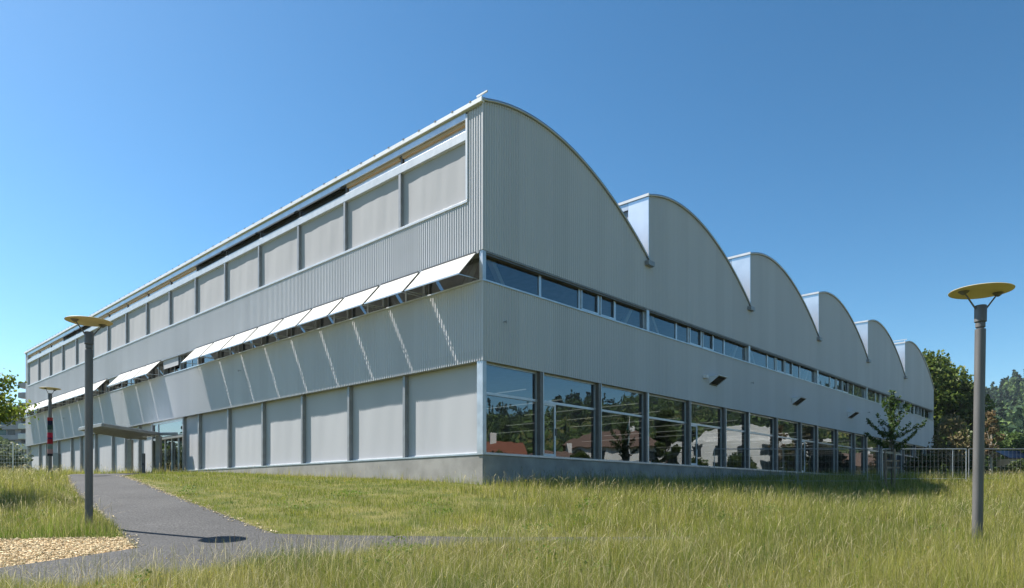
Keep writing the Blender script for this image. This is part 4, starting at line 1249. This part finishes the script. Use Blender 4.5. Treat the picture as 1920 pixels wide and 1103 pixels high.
H *= np.where(lawn, .6 + .4 * edge_fade / 1.2, .75 + .25 * edge_fade / 1.2)
near_wall = np.where((b_ > -1.5) & (a_ < 0), 1, 0)
front = (Y < 14) & (X < 2.5)
dn = edge_dist(PATH_N, X, Y)
H *= np.where(front, .72 + .28 * smooth01(dn / 3.0 + np.clip((X + 1.5) / 4, 0, 1)), 1)
wid = np.maximum(.0024, .00044 * Y) * rg.uniform(.6, 1.5, n)
lean = rg.uniform(.02, .38, n) + .5 * (rg.random(n) < .12)
cols = np.where(lawn[:, None], grass_cols(X, Y, n, rg, 'lawn'), grass_cols(X, Y, n, rg, 'meadow'))
nearm = Y < 11
parts = []
for mk, sg in ((nearm, 3), (~nearm, 2)):
    V, F, C_ = blades(X[mk], Y[mk], H[mk], wid[mk], lean[mk], cols[mk], rg, sg)
    parts.append((V, F, C_))
V = np.concatenate([parts[0][0], parts[1][0]]); F = np.concatenate([parts[0][1], parts[1][1] + len(parts[0][0])]); C_ = np.concatenate([parts[0][2], parts[1][2]])
gr = np_mesh('meadow_grass', V, F, M['grass'], None, C_)
tag(gr, 'tall yellow green meadow grass and shorter lawn round the hall', 'grass', kind='stuff')
# flowering stalks with pale seed heads
X, Y = field(46000, 4.0, 50, -.84, .84, rg)
k = ~zone(X, Y) & (edge_dist(list(PATH_POLY), X, Y) > .15)
X, Y = X[k], Y[k]
n = len(X)
H = rg.uniform(.38, .78, n) * np.where((Y < 14) & (X < 2.5), .8 + .3 * smooth01(edge_dist(PATH_N, X, Y) / 2.0), 1)
st = np.array([.60, .52, .30]) * rg.uniform(.55, 1.3, n)[:, None]
gm = rg.random(n) < .45
dkb = rg.random(n) < .12
st[dkb] = np.array([.12, .08, .04])
st[gm] = np.array([.16, .17, .05]) * rg.uniform(.6, 1.2, gm.sum())[:, None]
Z = hgt(X, Y)
an = rg.uniform(0, 6.283, n)
ln = rg.uniform(.1, 1.05, n) ** 1.5
rows = []
wv = np.stack([np.cos(an + 1.57 + rg.normal(0, .5, n)), np.sin(an + 1.57), np.zeros(n)], 1)
TT = [0, .3, .55, .76, .80, .90, 1.0]
WW = [1.1, 1, .85, .7, 1.9, 2.3, .5]
bw = np.maximum(.0011, .00017 * Y)
for t, w in zip(TT, WW):
    c = np.stack([X + np.cos(an) * ln * H * t ** 2, Y + np.sin(an) * ln * H * t ** 2, Z + H * (t - .30 * ln * t ** 3)], 1)
    rows += [c - wv * (bw * w * .5)[:, None], c + wv * (bw * w * .5)[:, None]]
V = np.stack(rows, 1).reshape(-1, 3)
m = 2 * len(TT)
o = np.arange(n)[:, None] * m
F = np.concatenate([o + np.array([2 * j, 2 * j + 1, 2 * j + 3, 2 * j + 2]) for j in range(len(TT) - 1)], 1).reshape(-1, 4)
so = np_mesh('grass_stalks', V, F, M['grass'], None, np.repeat(st, m, 0))
tag(so, 'straw coloured flowering grass stalks with seed heads in the meadow', 'grass', kind='stuff')
# leafy weeds in clumps
k0 = 60
cx, cy = field(k0, 5.5, 26, -.8, .8, rg)
cx = np.concatenate([cx, [.6, 1.6, 3.2, 6.5, 4.6, -6.0, -10.5]]); cy = np.concatenate([cy, [15.9, 17.2, 13.2, 11.0, 9.6, 19.5, 16.0]])
PW = []
for a, b in zip(cx, cy):
    m_ = int(rg.uniform(40, 190)); r_ = rg.uniform(.15, .5)
    q = rg.normal(scale=r_, size=(m_, 2))
    hh = rg.uniform(.12, .42)
    PW.append(np.stack([a + q[:, 0], b + q[:, 1], rg.random(m_) ** .7 * hh * np.exp(-(q ** 2).sum(1) / (2 * r_ * r_) * .5)], 1))
P = np.concatenate(PW)
kk = ~inside(PATH_POLY, P[:, 0], P[:, 1]) & ~inside(CHIP_POLY, P[:, 0], P[:, 1]) & ~inside(HALL_POLY, P[:, 0], P[:, 1])
P = P[kk]
P[:, 2] += hgt(P[:, 0], P[:, 1]) + .05
V, F = leaf_cloud(P, .06, rg=rg, up=.5)
wd_ = np_mesh('meadow_weeds', V, F, M['grass'], None, leaf_cols(len(P), (.07, .15, .02), (.17, .25, .03), rg))
tag(wd_, 'leafy dark green weeds in clumps among the grass', 'weeds', kind='stuff')
# little meadow flowers
X, Y = field(5200, 4.5, 34, -.84, .84, rg)
k = (patch(X, Y, .6, 2.0) > .0)
X, Y = X[k], Y[k]
n = len(X)
lw = zone(X, Y)
P = np.stack([X, Y, hgt(X, Y) + np.where(lw, rg.uniform(.10, .2, n), rg.uniform(.22, .42, n))], 1)
V, F = leaf_cloud(P, 1.0, rg=rg, up=.6)
sc = np.maximum(.016, .0012 * Y) * rg.uniform(.7, 1.2, n)
V = (V.reshape(n, 4, 3) - P[:, None, :]) * sc[:, None, None] + P[:, None, :]
fc = np.where(rg.random(n)[:, None] < .86, np.array([.75, .55, .02]), np.array([.75, .72, .7]))
fl = np_mesh('meadow_flowers', V.reshape(-1, 3), F, M['grass'], None, np.repeat(fc, 4, 0))
tag(fl, 'tiny yellow and white meadow flowers scattered in the grass', 'flowers', kind='stuff')

# loose wood chips on the bed and along the path edges
n = 26000
X = rg.uniform(-16, -7, n); Y = rg.uniform(8.6, 15, n)
k = inside(CHIP_POLY, X, Y)
X, Y = X[k], Y[k]
ex, ey = [], []
for PL in (PATH_R[2:9], PATH_L[2:9]):
    for p, q in zip(PL[:-1], PL[1:]):
        L_ = math.dist(p, q)
        m_ = int(L_ * 35)
        t = rg.random(m_)
        off = rg.normal(.0, .09, m_)
        nx, ny = -(q[1] - p[1]) / L_, (q[0] - p[0]) / L_
        ex.append(p[0] + (q[0] - p[0]) * t + nx * off); ey.append(p[1] + (q[1] - p[1]) * t + ny * off)
X = np.concatenate([X] + ex); Y = np.concatenate([Y] + ey)
n = len(X)
Z = hgt(X, Y) + .03 + rg.uniform(.0, .02, n)
P = np.stack([X, Y, Z], 1)
d = rg.normal(size=(n, 3)) * np.array([1, 1, .25]); d /= np.linalg.norm(d, axis=1)[:, None]
s = np.cross(d, np.array([0, 0, 1.0]) + rg.normal(scale=.35, size=(n, 3))); s /= np.linalg.norm(s, axis=1)[:, None]
up = np.cross(s, d)
L_ = rg.uniform(.025, .075, n)[:, None]; Wd = rg.uniform(.01, .024, n)[:, None]; T_ = rg.uniform(.004, .008, n)[:, None]
vv = []
for a in (-.5, .5):
    for b in (-.5, .5):
        for c in (-.5, .5):
            vv.append(P + d * L_ * a + s * Wd * b + up * T_ * c)
V = np.stack(vv, 1).reshape(-1, 3)
o = np.arange(n)[:, None] * 8
F = np.concatenate([o + np.array(f) for f in ((0, 1, 3, 2), (4, 6, 7, 5), (0, 4, 5, 1), (2, 3, 7, 6), (0, 2, 6, 4), (1, 5, 7, 3))], 1).reshape(-1, 4)
cc = np.array([.62, .48, .28]) + rg.random(n)[:, None] * np.array([.2, .22, .18])
cc *= rg.uniform(.5, 1.2, n)[:, None]
wc = np_mesh('wood_chips', V, F, M['chips'], None, np.repeat(cc, 8, 0))
tag(wc, 'pale loose wood chips on the bed and along the path edges', 'wood chips', kind='stuff')

# ------------------------------------------------------------------ air
zlo = float(GZ.min()) - 1.0
zhi = max(float(V_top), float(GZ.max())) + 3.0
hzm = bpy.data.materials.new('air')
hzm.use_nodes = True
hn = hzm.node_tree
hn.nodes.clear()
hv = hn.nodes.new('ShaderNodeVolumePrincipled')
hv.inputs['Color'].default_value = (0.75, 0.87, 1.0, 1)
hv.inputs['Density'].default_value = 0.00012
hv.inputs['Anisotropy'].default_value = 0.1
ho = hn.nodes.new('ShaderNodeOutputMaterial')
hn.links.new(hv.outputs[0], ho.inputs['Volume'])
tag(MB().box(-1800, 1800, -1800, 1800, zlo, zhi).build('haze', hzm), kind='stuff')
